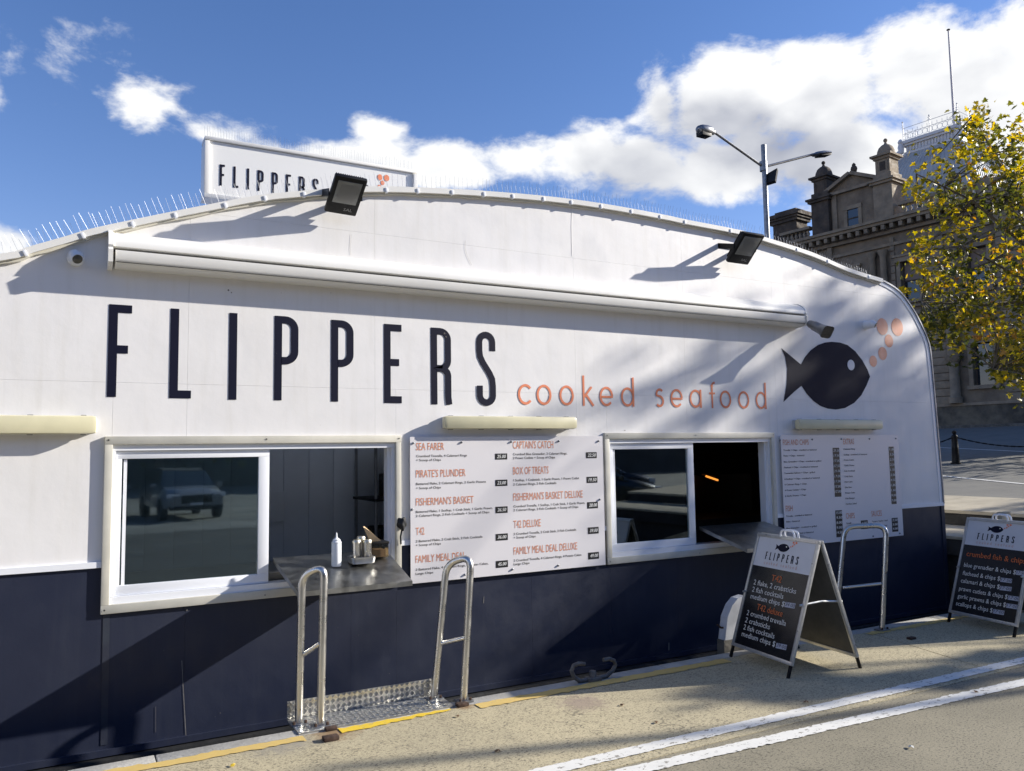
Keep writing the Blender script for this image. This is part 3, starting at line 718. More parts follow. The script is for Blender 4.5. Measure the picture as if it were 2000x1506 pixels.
def name_text(fn, x0, x1, z0, hz, wd, adv=None, wide=1.0):
    h = abs(hz)*wide
    """FLIPPERS between x0 and x1"""
    quads = []; ws = []; 
    for ch in 'FLIPPERS': q, W_ = big_letter(ch, wd); ws.append((q, W_))
    tot = sum(w_ for _, w_ in ws)*h; gap = ((x1-x0)-tot)/7; x = x0; m_ = MB()
    for q, W_ in ws:
        for r in q: m_.add([fn(x+p[0]*h, z0+p[1]*hz, 1) for p in r], [(0, 1, 2, 3)])
        x += W_*h+gap
    return m_
def round_text(fn, body_, x0, x1, z0, h, wd=.019):
    adv = {'c': .125, 'o': .136, 'k': .11, 'e': .134, 'd': .136, 's': .1, 'a': .136, 'f': .07, ' ': .1}
    sz_ = h/.156; s_ = abs(sz_); tot = sum(adv[c] for c in body_)*s_; gap = ((x1-x0)-tot)/(len(body_)-1); x = x0; m_ = MB()
    for c in body_:
        if c != ' ':
            for r in round_letter(c, wd=wd): m_.add([fn(x+p[0]*s_, z0+p[1]*sz_, 1) for p in r], [(0, 1, 2, 3)])
        x += adv[c]*s_+gap
    return m_

# wear with a shape of its own
def mark(px_pts, name, mt, wd=.006, off=.0028):
    P_ = [fx(*q) for q in px_pts]; m_ = MB()
    for i, q in enumerate(stroke(P_, wd)): m_.add([(p[0], YF-off-i*.00001, p[1]) for p in q], [(0, 1, 2, 3)])
    return m_.build(name, mt, kiosk, recalc=False)
M_scr = mat('pale_scratch', (.20, .19, .18), .7, var=.4, vscale=20); M_scuff = mat('dark_scuff', (.10, .09, .085), .8); M_crack = mat('paint_crack', (.58, .57, .55), .7)
mark([(355, 1290), (357, 1330), (361, 1400), (363, 1436)], 'scratch', M_scr, .004)
mark([(304, 1380), (304, 1430)], 'scratch', mat('faint_scratch', (.06, .06, .075), .7), .004)
M_streak = mat('washed_streak', (.030, .038, .055), .5, col2=(.020, .024, .042), vscale=5)
mark([(208, 1200), (206, 1300), (204, 1395), (203, 1455)], 'water_streak', M_streak, .035)
mark([(1306, 1255), (1306, 1270)], 'scratch', M_scr, .012); mark([(945, 1165), (944, 1178)], 'scratch', M_scr, .004)
for px, py, w_ in ((446, 566, .018), (452, 571, .012), (596, 555, .010), (549, 572, .006), (868, 650, .022), (871, 657, .018), (646, 572, .006), (1220, 840, .012), (365, 1190, .02), (758, 1105, .006), (540, 690, .006), (1480, 640, .008), (430, 1392, .008), (320, 1270, .006), (700, 1240, .006), (760, 1315, .006), (660, 1225, .005)):
    mark([(px-w_*60, py), (px+w_*60, py+w_*110)], 'scuff', M_scuff if py < 1000 else M_scr, w_*.5)
mark([(909, 470), (908, 485), (912, 500), (921, 518)], 'hairline_crack', M_crack, .003); mark([(686, 458), (684, 485), (685, 498)], 'hairline_crack', M_crack, .003)
mark([(1118, 405), (1117, 440), (1118, 500)], 'paint_ridge', mat('paint_ridge', (.86, .85, .84), .5), .006)
for x0_, x1_, py in ((40, 130, 447), (760, 800, 842), (205, 300, 856), (1200, 1290, 843)): pass
# ---------------------------------------------------------------- awning cassette
a0, a1 = .192, 5.90
aw = thing('awning', (a0, YF, 2.85), 'long closed white awning cassette mounted above the big lettering', 'awning')
dome = [(0, 2.985), (.045, 2.975), (.085, 2.952), (.118, 2.925), (.130, 2.895), (.130, 2.876), (.095, 2.872), (.0, 2.872)]
front = [(0, 2.862), (.100, 2.862), (.102, 2.856), (.138, 2.853), (.140, 2.80), (.128, 2.783), (.098, 2.770), (.0, 2.766)]
def slopez(x): return (x-a0)*.0
def aprof(prof, x0, x1, name, mt): return MB().prism([(YF-q, z) for q, z in prof], x0, x1, 'x', smooth=True).build(name, mt, aw)
aprof(dome, a0, a1, 'cassette_hood', M_awn); aprof(front, a0+.012, a1-.006, 'front_rail', M_awn)
MB().box((a0+.012, YF-.131, 2.783), (a1-.006, YF-.1285, 2.7855)).build('rail_groove', M_dark, aw)
cap = [(0, 2.995), (.05, 2.985), (.095, 2.96), (.128, 2.925), (.142, 2.88), (.132, 2.868), (.152, 2.852), (.146, 2.78), (.10, 2.762), (0, 2.758)]
aprof(cap, a0-.026, a0-.001, 'end_cap', M_awn); aprof([(q*.97, 2.875+(z-2.875)*.97) for q, z in cap], a1+.001, a1+.02, 'end_cap', M_awn)

# ---------------------------------------------------------------- tube light fittings (yellowed diffusers)
def batten(x0, x1, z0, z1, label, grp='yellowed strip lights on the kiosk wall'):
    t = thing('strip_light', (x0, YF, z0), label, 'light fitting', grp)
    MB().bbox((x0+.012, YF-.03, z0+.008), (x1-.012, YF-.0005, z1-.006), .006).build('light_base', M_pole_w, t)
    MB().bbox((x0, YF-.095, z0), (x1, YF-.031, z1), .028).build('diffuser', M_diff, t)
    k = 5; first = None
    for i in range(k):
        for zz in (z1+.001, z0-.001):
            x = x0+.07+(x1-x0-.14)*i/(k-1)
            if first is None: first = MB().box((-.014, -.05, -.003), (.014, -.02, .003)).build('diffuser_clip', M_galv, t, origin=Vector((0, 0, 0))); o = first
            else: o = dup(first, t)
            o.location = Vector((x, YF, zz))-Vector((x0, YF, z0))
    return t
batten(-1.05, .135, 1.79, 1.895, 'yellowed strip light cut off by the left edge of the photo')
batten(2.29, 3.40, 1.818, 1.912, 'yellowed strip light above the large menu board')
batten(5.80, 6.97, 1.815, 1.910, 'yellowed strip light below the painted fish')

# ---------------------------------------------------------------- floodlights
def flood(c, wd, hh, label, pts, arms):
    """pts: four corners of the glass side tl tr br bl"""
    tl, tr, br, bl = [Vector(p) for p in pts]; o = (tl+tr+br+bl)/4
    ux = (tr-tl+br-bl).normalized(); uz = (tl-bl+tr-br); uz = (uz-ux*uz.dot(ux)).normalized(); un = ux.cross(uz)     # outward normal
    if un.y > 0: un = -un
    W_ = ((tr-tl).length+(br-bl).length)/2; Hh = ((tl-bl).length+(tr-br).length)/2
    M = Matrix((ux, uz, un)).transposed().to_4x4(); M.translation = o
    t = thing('floodlight', o, label, 'floodlight', 'black floodlights over the awning')
    m_ = MB(); m_.bbox((-W_/2, -Hh/2, -.035), (W_/2, Hh/2, 0), .012, M)
    m_.build('lamp_housing', M_dark, t)
    m_ = MB()
    for i in range(13): q = -W_/2+.02+(W_-.04)*i/12; m_.box((q-.0025, -Hh/2+.03, -.065), (q+.0025, Hh/2-.02, -.034), M)
    m_.build('cooling_fins', M_dark, t)
    m_ = MB(); m_.bbox((-W_/2+.028, -Hh/2+.092, -.002), (W_/2-.028, Hh/2-.03, .004), .003, M); m_.build('lamp_glass', M_lens, t)
    m_ = MB(); m_.bbox((-W_/2+.052, -Hh/2+.115, .0042), (W_/2-.052, Hh/2-.055, .0052), .0005, M); m_.build('reflector', mat('lamp_reflector', (.15, .152, .15), .35), t)
    m_ = MB(); put_text(m_, 'SAL', lambda u, v: M @ Vector((u, v, .0012)), W_*.05, W_*.32, -Hh/2+.034, .022); m_.build('printed_lettering', mat('grey_print', (.30, .30, .30), .5), t, recalc=False)
    # bracket: U arm running back to the wall
    for sgn in (-1, 1):
        a = M @ Vector((sgn*(W_/2+.004), 0, -.02)); b = Vector((a.x-.012*0, YF, a.z+arms))
        dirx = ux*.003; m_ = MB()
        q = [a+Vector((0, 0, .024)), a-Vector((0, 0, .024)), b-Vector((0, 0, .024)), b+Vector((0, 0, .024))]
        m_.add([p-dirx for p in q]+[p+dirx for p in q], [(0,1,2,3),(7,6,5,4),(0,4,5,1),(1,5,6,2),(2,6,7,3),(3,7,4,0)]); m_.build('bracket_arm', M_dark, t)
    b0 = M @ Vector((-W_/2-.004, 0, -.02)); b1 = M @ Vector((W_/2+.004, 0, -.02))
    MB().box((b0.x-.01, YF-.006, b0.z+arms-.02), (b1.x+.01, YF-.0005, b0.z+arms+.02)).build('wall_plate', M_dark, t)
    return t
y1 = YF-.40
def fl(px, yy): return U(px[0], px[1], yy)
flood(0, 0, 0, 'black floodlight in front of the rooftop sign', [fl((654, 342), YF-.32), fl((717, 354), YF-.33), fl((697, 424), YF-.08), fl((635, 414), YF-.09)], .05)
flood(0, 0, 0, 'black floodlight under the roof edge near the lamp post', [fl((1447, 454), YF-.30), fl((1489, 461), YF-.31), fl((1467, 518), YF-.09), fl((1427, 513), YF-.10)], .05)

# ---------------------------------------------------------------- cameras and horn speaker
def camdome(x, z, r_, label, out, look, rot):
    t = thing('security_camera', (x, YF, z), label, 'security camera', 'white security cameras on the wall')
    M = Matrix.Translation((x, YF, z)) @ Matrix.Rotation(R(90), 4, 'X')
    MB().lathe([(r_*1.12, 0), (r_*1.12, .012), (r_, .03), (r_*.95, out*.6)], 24, M=M).build('camera_base', M_alu, t)
    d = Vector(look).normalized(); q = d.to_track_quat('Z', 'Y').to_matrix().to_4x4(); q.translation = (x, YF-out*.6, z)
    MB().lathe([(r_*.9, -r_*.5), (r_*.92, 0), (r_*.86, r_*.5), (r_*.7, r_*.85)], 24, M=q).build('camera_ball', M_alu, t)
    q2 = q.copy(); MB().lathe([(r_*.62, r_*.80), (r_*.64, r_*.92), (.001, r_*1.0)], 20, M=q2).build('camera_lens', M_wind, t)
camdome(.002, 2.812, .042, 'white ball security camera in the awning shadow at left', .06, (.25, -.8, -.5), 0)
camdome(6.90, 2.853, .040, 'white ball security camera left of the coral bubbles', .13, (.35, -.8, -.45), 0)
sp = thing('horn_speaker', (6.05, YF, 2.74), 'grey horn loudspeaker at the right end of the awning', 'loudspeaker')
hp = U(1608, 645, YF-.28); hb = U(1583, 633, YF-.16); d = (hp-hb).normalized()
q = d.to_track_quat('Z', 'Y').to_matrix().to_4x4(); q.translation = hb
MB().lathe([(.030, -.02), (.036, 0), (.040, .035), (.044, .04), (.046, .10)], 20, M=q).build('speaker_body', M_galv, sp)
m_ = MB(); s0 = .046; rings = [(.10, .046, .046, 0), (.14, .055, .05, .5), (.19, .085, .058, 1)]; vs_ = []; N = 24
for zz, rx, ry, sq in rings:
    for j in range(N):
        a = 2*math.pi*j/N; cx_, cy_ = math.cos(a), math.sin(a); k = 1/max(abs(cx_), abs(cy_)); k = 1+(min(k, 1.25)-1)*sq; vs_.append(q @ Vector((rx*cx_*k, ry*cy_*k, zz)))
m_.add(vs_, [(i*N+j, i*N+(j+1) % N, (i+1)*N+(j+1) % N, (i+1)*N+j) for i in range(2) for j in range(N)], True); m_.build('speaker_horn', M_galv, sp)
m_ = MB(); m_.add([vs_[2*N+j]+d*-.004 for j in range(N)], [tuple(range(N))]); m_.build('horn_mouth', M_dark, sp, recalc=False)
MB().tube([Vector((6.0, YF, 2.80)), Vector((6.0, YF-.10, 2.80)), hb], .011, 8).build('speaker_bracket', M_galv, sp)

# ---------------------------------------------------------------- rooftop sign
ys_ = 7.0
sx0, sx1, sz1, sz0 = .95, 2.83, 4.335, 3.50
# the foot of the box as seen in the photo sits at 3.83
sz0 = 3.83
rs = thing('rooftop_sign', ((sx0+sx1)/2, ys_, sz0), 'white rooftop sign box with the shop name standing behind the roof edge', 'sign')
MB().box((sx0+.02, ys_+.004, sz0+.02), (sx1-.02, ys_+.16, sz1-.02)).build('sign_face', mat('sign_face_white', (.78, .78, .76), .35), rs)
f = MB(); f.bbox((sx0-.02, ys_-.02, sz1-.014), (sx1+.02, ys_+.18, sz1+.012), .004); f.bbox((sx0-.02, ys_-.02, sz0-.012), (sx1+.02, ys_+.18, sz0+.025), .004)
f.bbox((sx0-.02, ys_-.019, sz0+.024), (sx0+.022, ys_+.18, sz1-.024), .004); f.bbox((sx1-.022, ys_-.019, sz0+.024), (sx1+.02, ys_+.18, sz1-.024), .004)
f.build('sign_frame', M_awn, rs)
nm = name_text(lambda u, v, l: Vector((u, ys_-.002*l+.003, v)), 1.055, 1.90, 3.94, .185, .10); nm.build('sign_lettering', M_ink, rs, recalc=False)
logo(lambda u, v, l: Vector((u, ys_-.002*l+.003, v)), 2.07, 2.57, 3.94, 4.265, rs)
for x in (sx0+.3, sx1-.3): MB().tube([(x, ys_+.09, 3.2), (x, ys_+.09, sz0)], .03, 8).build('sign_leg', M_galv, rs)
mb = MB(); spikes(mb, sx0, sx1, ys_+.08, lambda q: (sz1+.012, Vector((0, 1))), 0, hgt=.12, step=.022); mb.build('spikes', M_wire, rs)

# ---------------------------------------------------------------- menu boards
def board(x0, x1, z0, z1, label, yo=.022):
    t = thing('menu_board', (x0, YF, z0), label, 'menu board', 'menu boards on the kiosk wall')
    bd = MB().box((x0, YF-yo-.004, z0), (x1, YF-yo, z1)); 
    return t, bd.build('board_panel', M_board, t)
def ftxt(px, py, yo): p = U(px, py, YF-yo); return p
YO = .022; YT = YO+.0055
def z6(x, y): return (790+x/5, 840+y/5)
def z8(x, y): return (1500+x/5.378, 800+y/5.378)
def line(mb, zf, s_, xa, ya, xb, yb, cap, shear=0, bold=0, off=YT):
    name, mt_ = mb; mb = MB()
    """text s_ from zoom point a (baseline) to b (baseline), cap height in zoom pixels"""
    A = U(*zf(xa, ya), YF-off); B = U(*zf(xb, yb), YF-off); Tp = U(*zf(xa, ya-cap), YF-off); z_ = (A.z+B.z)/2
    put_text(mb, s_, lambda u, v: Vector((u, YF-off, v)), A.x, B.x, z_, Tp.z-A.z, shear=shear, bold=bold)
    mb.build(name, mt_, bp, recalc=False)
def chip(mb, zf, x0, y0, x1, y1):
    name, mt_ = mb; mb = MB()
    A = U(*zf(x0, y0), YF-YO-.005); B = U(*zf(x1, y1), YF-YO-.005)
    mb.add([(A.x, YF-YO-.0050, A.z), (B.x, YF-YO-.0050, A.z), (B.x, YF-YO-.0050, B.z), (A.x, YF-YO-.0050, B.z)], [(0, 3, 2, 1)]); mb.build(name, mt_, bp, recalc=False)
    return A, B
t, bp = board(2.058, 3.672, .768, 1.766, 'large white menu board of meal deals between the two serving windows')
hd, bt, ch_, pr = ('menu_heading', M_head), ('menu_line', M_text), ('price_strip', M_blackp), ('written_price', M_chalk)
for s_, xa, ya, xb, yb in [('SEA FARER',113,198,388,193),("PIRATE'S PLUNDER",113,465,598,448),("FISHERMAN'S BASKET",113,738,676,712),('T42',112,1026,196,1020),('FAMILY MEAL DEAL',110,1304,596,1252),
        ("CAPTAIN'S CATCH",1060,182,1455,176),('BOX OF TREATS',1062,433,1408,425),("FISHERMAN'S BASKET DELUXE",1064,688,1742,660),('T42 DELUXE',1067,957,1332,940),('FAMILY MEAL DEAL DELUXE',1068,1216,1688,1166)]:
    line(hd, z6, s_, xa, ya, xb, yb, 72)
for s_, xa, ya, xb, yb in [('Crumbed Trevalla, 4 Calamari Rings',114,265,610,257),('+ Scoop of Chips',114,305,355,300),('Battered Flake, 2 Calamari Rings, 2 Garlic Prawns',113,538,795,512),('+ Scoop of Chips',113,578,355,570),
        ('Battered Flake, 1 Scallop, 1 Crab Stick, 1 Garlic Prawn,',112,808,860,772),('2 Calamari Rings, 2 Fish Cocktails + Scoop of Chips',112,848,828,812),('2 Battered Flake, 2 Crab Stick, 2 Fish Cocktails',111,1098,760,1050),('+ Scoop of Chips',111,1134,354,1120),
        ('2 Battered Flake, 4 Calamari Rings, 4 Potato Cakes,',109,1374,818,1312),('Large Chips',109,1414,280,1400),
        ('Crumbed Blue Grenadier, 2 Calamari Rings,',1060,246,1588,238),('2 Prawn Cutlets + Scoop of Chips',1060,284,1470,276),('1 Scallop, 1 Crabstick, 1 Garlic Prawn, 1 Prawn Cutlet',1063,500,1705,480),('2 Calamari Rings, 2 Fish Cocktails',1063,540,1482,528),
        ('Crumbed Trevalla, 1 Scallop, 1 Crab Stick, 1 Garlic Prawn,',1065,754,1762,722),('2 Calamari Rings, 2 Fish Cocktails + Scoop of Chips',1065,792,1697,760),('2 Crumbed Trevalla, 2 Crab Stick, 2 Fish Cocktails',1066,1024,1676,984),('+ Scoop of Chips',1066,1058,1280,1050),
        ('2 Crumbed Trevalla, 4 Calamari Rings, 4 Potato Cakes',1067,1282,1728,1230),('Large Chips',1067,1320,1220,1308)]:
    line(bt, z6, s_, xa, ya, xb, yb, 22, bold=.0012)
for s_, x, y in [('25.00',884,230),('23.00',886,487),('26.50',888,750),('36.00',890,1016),('45.00',891,1280),('22.50',1771,217),('19.50',1778,457),('28.00',1783,705),('39.00',1790,952),('49.00',1793,1198)]:
    chip(ch_, z6, x, y, x+(120 if x < 1000 else 107), y+57)
    line(pr, z6, s_, x+18, y+46, x+(100 if x < 1000 else 92), y+42, 32, shear=.25, bold=.002, off=YO+.0065)
def screws(t, zf, L):
    first = None
    for x, y in L:
        P = U(*zf(x, y), YF-YO-.004)
        if first is None: first = MB().lathe([(.008, 0), (.0075, .007), (.004, .010)], 10, M=Matrix.Rotation(R(90), 4, 'X')).build('screw', M_galv, t, origin=Vector((0, 0, 0))); o = first
        else: o = dup(first, t)
        o.location = P-org(t)
screws(t, z6, [(85,128),(556,120),(1042,114),(1505,108),(1893,108),(75,775),(1905,678),(588,1412),(1053,1360),(1500,1322)])
t, bp = board(5.630, 7.272, .768, 1.765, 'white fish and chips price board beside the right serving window')
hd, bt, ch_, pr = ('menu_heading', M_head), ('menu_line', M_text), ('price_strip', M_blackp), ('written_price', M_chalk)
for s_, xa, ya, xb, yb in [('FISH AND CHIPS',158,376,428,368),('EXTRAS',792,366,905,362),('FISH',188,1070,260,1064),('CHIPS',820,1148,912,1140),('SAUCES',1088,1124,1196,1116)]: line(hd, z8, s_, xa, ya, xb, yb, 58)
L1 = ['Trevalla + Chips - crumbed or battered', 'Flake + Chips - battered', 'Blue Grenadier + Chips - crumbed or grilled', 'Flathead + Chips - crumbed or battered', 'Tasmanian Salmon + Chips - grilled', '6 Scallops + Chips - crumbed or battered', '6 Calamari Rings + Chips', '6 Prawn Cutlets + Chips', '6 Garlic Prawns + Chips']
E1 = [508, 380, 558, 522, 492, 543, 407, 398, 400]
for i, (s_, e) in enumerate(zip(L1, E1)): line(bt, z8, s_, 162+i*2.4, 436+i*60, e, 428+i*59.6, 16, bold=.0012)
L2 = ['Calamari Ring', 'Scallop - crumbed or battered', 'Prawn Cutlet', 'Garlic Prawn', 'Fish Cocktail', 'Crab Stick', 'Fish Cake', 'Dim Sum', 'Potato Cake', 'Fish Burger', 'Garden Salad']
E2 = [912, 1040, 903, 906, 910, 890, 888, 878, 913, 912, 930]
for i, (s_, e) in enumerate(zip(L2, E2)): line(bt, z8, s_, 793+i*2.4, 424+i*57.4, e, 420+i*57.4, 16, bold=.0012)
for s_, xa, ya, xb in [('Trevalla - crumbed or battered',190,1122,462),('Flake - battered',191,1184,332),('Blue Grenadier - crumbed or grilled',193,1246,512),('Flathead - crumbed or battered',195,1308,477),('Tasmanian Salmon - grilled',197,1368,442),
        ('Small',824,1204,872),('Large',826,1262,872),('Tartare / Garlic / Aioli',1092,1180,1256),('Tomato / Chilli Mayo',1094,1232,1252)]: line(bt, z8, s_, xa, ya, xb, ya-5, 16, bold=.0012)
for x0, y0, x1, y1_ in [(678,402,772,914),(1266,390,1352,990),(706,1060,790,1336),(975,1166,1052,1250),(1298,1140,1370,1280)]: chip(ch_, z8, x0, y0, x1, y1_)
for i, s_ in enumerate(['21.50','17.50','17.00','17.50','21.00','17.00','17.00','17.00','17.00']): line(pr, z8, s_, 686+i*2, 443+i*54, 752+i*2, 441+i*54, 26, .2, .002, YO+.0065)
for i, s_ in enumerate(['1.80','3.50','2.50','2.50','1.50','2.00','4.50','1.80','1.60','9.00','7.00']): line(pr, z8, s_, 1276+i*2, 430+i*53.6, 1330+i*2, 428+i*53.6, 24, .2, .002, YO+.0065)
for i, s_ in enumerate(['15.00','9.50','8.00','9.00','14.50']): line(pr, z8, s_, 716+i, 1096+i*52, 776+i, 1094+i*52, 26, .2, .002, YO+.0065)
for s_, x, y in [('4.00',984,1202),('6.50',986,1242),('2.50',1306,1172),('3.00',1308,1218),('4.00',1310,1262)]: line(pr, z8, s_, x, y, x+52, y-2, 22, .2, .002, YO+.0065)
screws(t, z8, [(125,322),(462,314),(768,310),(1063,308),(1340,304),(1382,1300),(1102,1330)])

# kiosk and its fittings scaled about the camera point, moving the wall farther away
KS, KDZ = 1.09, -.1485
def full_size(names_before):
    for o in C.objects:
        if o.name in names_before or o.parent: continue
        o.scale = (KS,)*3; o.location = o.location*KS + Vector((0, 0, KDZ))
full_size(BEFORE)
def KP(x, y, z): return Vector((x*KS, y*KS, z*KS+KDZ))
# ---------------------------------------------------------------- grab rails at the edge
def arcpts(a, b, c, r_, n_=7):          # rounded corner at b
    a, b, c = Vector(a), Vector(b), Vector(c); u_ = (a-b).normalized(); v_ = (c-b).normalized(); p = b+u_*r_; q_ = b+v_*r_
    return [(1-t)**2*p+2*t*(1-t)*b+t*t*q_ for t in [i/n_ for i in range(n_+1)]]
def rail(fl_, fr_, tl, tr, cl, cr, label, r_=.024):
    fl_, fr_, tl, tr, cl, cr = [Vector(q) for q in (fl_, fr_, tl, tr, cl, cr)]
    t = thing('grab_rail', (fl_+fr_)/2, label, 'rail', 'stainless grab rails at the quay edge')
    rad = min(.10, (tr-tl).length*.45)
    pts = [fl_] + arcpts(fl_, tl, tr, rad) + arcpts(tl, tr, fr_, rad) + [fr_]
    MB().tube(pts, r_, 14).build('rail_tube', M_steel, t); MB().tube([cl, cr], r_*.62, 10).build('cross_bar', M_steel, t)
    for k, q in enumerate((fl_, fr_)):
        MB().bbox((q.x-.055, q.y-.045, q.z-.012), (q.x+.055, q.y+.045, q.z+.0), .003).build('base_plate', M_galv, t)
        for dx in (-.036, .036): MB().lathe([(.009, 0), (.009, .016), (.0, .016)], 6, (q.x+dx, q.y-.028, q.z)).build('bolt', M_rust, t)
rail((1.275, 5.095, .02), (1.380, 4.99, .02), (1.290, 5.095, .905), (1.400, 4.99, .965), (1.290, 5.095, .415), (1.376, 4.99, .500), 'slim stainless grab rail at the left end of the step plate')
rail((2.186, 5.125, .02), (2.335, 4.975, .02), (2.285, 5.125, .895), (2.400, 4.975, .955), (2.228, 5.125, .365), (2.350, 4.975, .418), 'stainless grab rail in front of the large menu board')
rail((6.13, 5.135, .02), (6.44, 4.88, .018), (6.325, 5.135, .915), (6.575, 4.88, .930), (6.262, 5.135, .36), (6.465, 4.88, .415), 'wide stainless grab rail behind the folding sign')
for x, y, s_, lab in ((1.37, 4.735, 1.0, 'rusty bolt stub lying alone on the concrete'), (1.42, 4.905, .8, 'rusty bolt stub at the foot of the left grab rail'), (2.29, 4.905, .9, 'rusty bolt stub at the foot of the second grab rail'), (6.35, 4.53, .8, 'dark bolt stub set in the quay beside the right grab rail')):
    m_ = MB().bbox((x-.045*s_, y-.03*s_, .004), (x+.045*s_, y+.03*s_, .03*s_), .008); m_.build('bolt_stub', M_rust, origin=Vector((x, y, .004)), label=lab, cat='bolt', group='rusty bolt stubs in the quay')
random.seed(21)
for i, (px, py, dsc) in enumerate([(1282, 1412, 'small brown dead leaf above the first white line'), (1215, 1378, 'tiny dark leaf near the mooring cleat'), (972, 1468, 'small dark chip beside the long shadow'), (894, 1400, 'small reddish leaf in front of the second grab rail'), (1780, 1460, 'pale scrap on the grey road at right'), (1905, 1352, 'brown leaf between the white lines at right'), (455, 1496, 'yellow paint chip near the bottom edge'), (1575, 1372, 'brown leaf in the shade of the folding sign')]):
    g_ = G(px, py, .006); m_ = MB(); a_ = random.uniform(0, 6); k_ = .022
    pts_ = [(math.cos(a_+t)*k_*q, math.sin(a_+t)*k_*q, .004+.006*(i_ % 2)) for i_, (t, q) in enumerate([(0, 1), (.7, .5), (1.5, .9), (2.4, .5), (3.1, 1.1), (4.2, .5), (5.2, .9)])]
    m_.add([g_+Vector(q) for q in pts_]+[g_+Vector((0, 0, .012))], [(j, (j+1) % 7, 7) for j in range(7)])
    m_.build('dead_leaf' if 'leaf' in dsc else 'litter', mat('pale_litter', (.6, .6, .56), .7) if 'pale' in dsc else (M_yelb if 'yellow' in dsc else mat('dead_leaf_brown', (.16, .085, .04), .8, var=.4, vscale=30)), origin=g_, label=dsc, cat='leaf' if 'leaf' in dsc else 'litter', recalc=False)
# step plate of checker steel bridging the gap
pl = thing('step_plate', (1.7, 5.1, .01), 'bent checker steel step plate between the two left grab rails', 'step plate')
M_ = MB().box((1.23, 4.91, .0075), (2.24, 5.205, .014)); M_.build('plate_tread', M_check, pl)
MB().box((1.23, 5.199, .014), (2.20, 5.206, .122)).build('plate_upstand', M_check, pl)
fam = MB()
k = 0
for i in range(27):
    for j in range(3):
        cx_ = 1.245+i*.036; cz_ = .032+j*.036; a = R(45) if (i+j) % 2 else R(-45)
        for q in (-1, 0, 1):
            ox, oz = -math.sin(a)*q*.0095, math.cos(a)*q*.0095
            M4 = Matrix.Translation((cx_+ox, 5.199, cz_+oz)) @ Matrix.Rotation(-a, 4, 'Y')
            fam.box((-.014, -.007, -.0026), (.014, .001, .0026), M4)
for i in range(27):
    for j in range(7):
        cx_ = 1.25+i*.036; cy_ = 4.94+j*.036; a = R(45) if (i+j) % 2 else R(-45)
        for q in (-1, 0, 1):
            ox, oy = -math.sin(a)*q*.0095, math.cos(a)*q*.0095
            fam.box((-.014, -.0024, 0), (.014, .0024, .0035), Matrix.Translation((cx_+ox, cy_+oy, .014)) @ Matrix.Rotation(a, 4, 'Z'))
fam.build('tread_pattern', M_tread, pl, kind='stuff')
# mooring cleat
cl = thing('mooring_cleat', (3.40, 4.93, 0), 'dark iron mooring cleat with two curled horns on the quay edge', 'cleat')
cc = G(1157, 1333)
def cp(px, py): return U(px, py, 4.93)
for L_ in ([(1150,1328),(1132,1330),(1121,1322),(1116,1310),(1120,1300),(1130,1296),(1142,1297)], [(1165,1325),(1185,1320),(1197,1309),(1202,1298),(1199,1290),(1190,1287),(1178,1289)]):
    P_ = [cp(*q) for q in L_]; MB().tube(P_, [.018, .017, .016, .015, .015, .015, .014], 12).build('cleat_horn', M_iron, cl)
c0 = cp(1158, 1326); MB().bbox((c0.x-.055, 4.89, .004), (c0.x+.055, 4.97, .035), .012).build('cleat_base', M_iron, cl)
MB().lathe([(.026, 0), (.026, .035), (.022, .042), (0, .042)], 16, (c0.x, 4.93, .034)).build('cleat_bolt', M_iron, cl)
# white painted post behind the sign
pp = [U(*q, 5.08) for q in [(1412,1287),(1413,1250),(1418,1205),(1427,1182),(1438,1168),(1452,1163),(1468,1166),(1478,1178),(1478,1287)]]
fp = thing('mooring_post', (4.85, 5.08, -.1), 'short white painted post with dark foot behind the folding sign', 'post')
zc = pp[1].z
MB().prism([(q.x, q.z) for q in pp[1:8]]+[(pp[8].x, zc)], 5.06, 5.14).build('post_body', M_pole_w, fp)
MB().prism([(pp[0].x, -.5), (pp[0].x, zc-.001), (pp[8].x, zc-.001), (pp[8].x, -.5)], 5.058, 5.142).build('post_foot', M_concd, fp)
MB().tube([U(1401, 1220, 5.1), U(1408, 1226, 5.1), U(1414, 1226, 5.1)], .008, 6).build('hook', M_rust, fp)

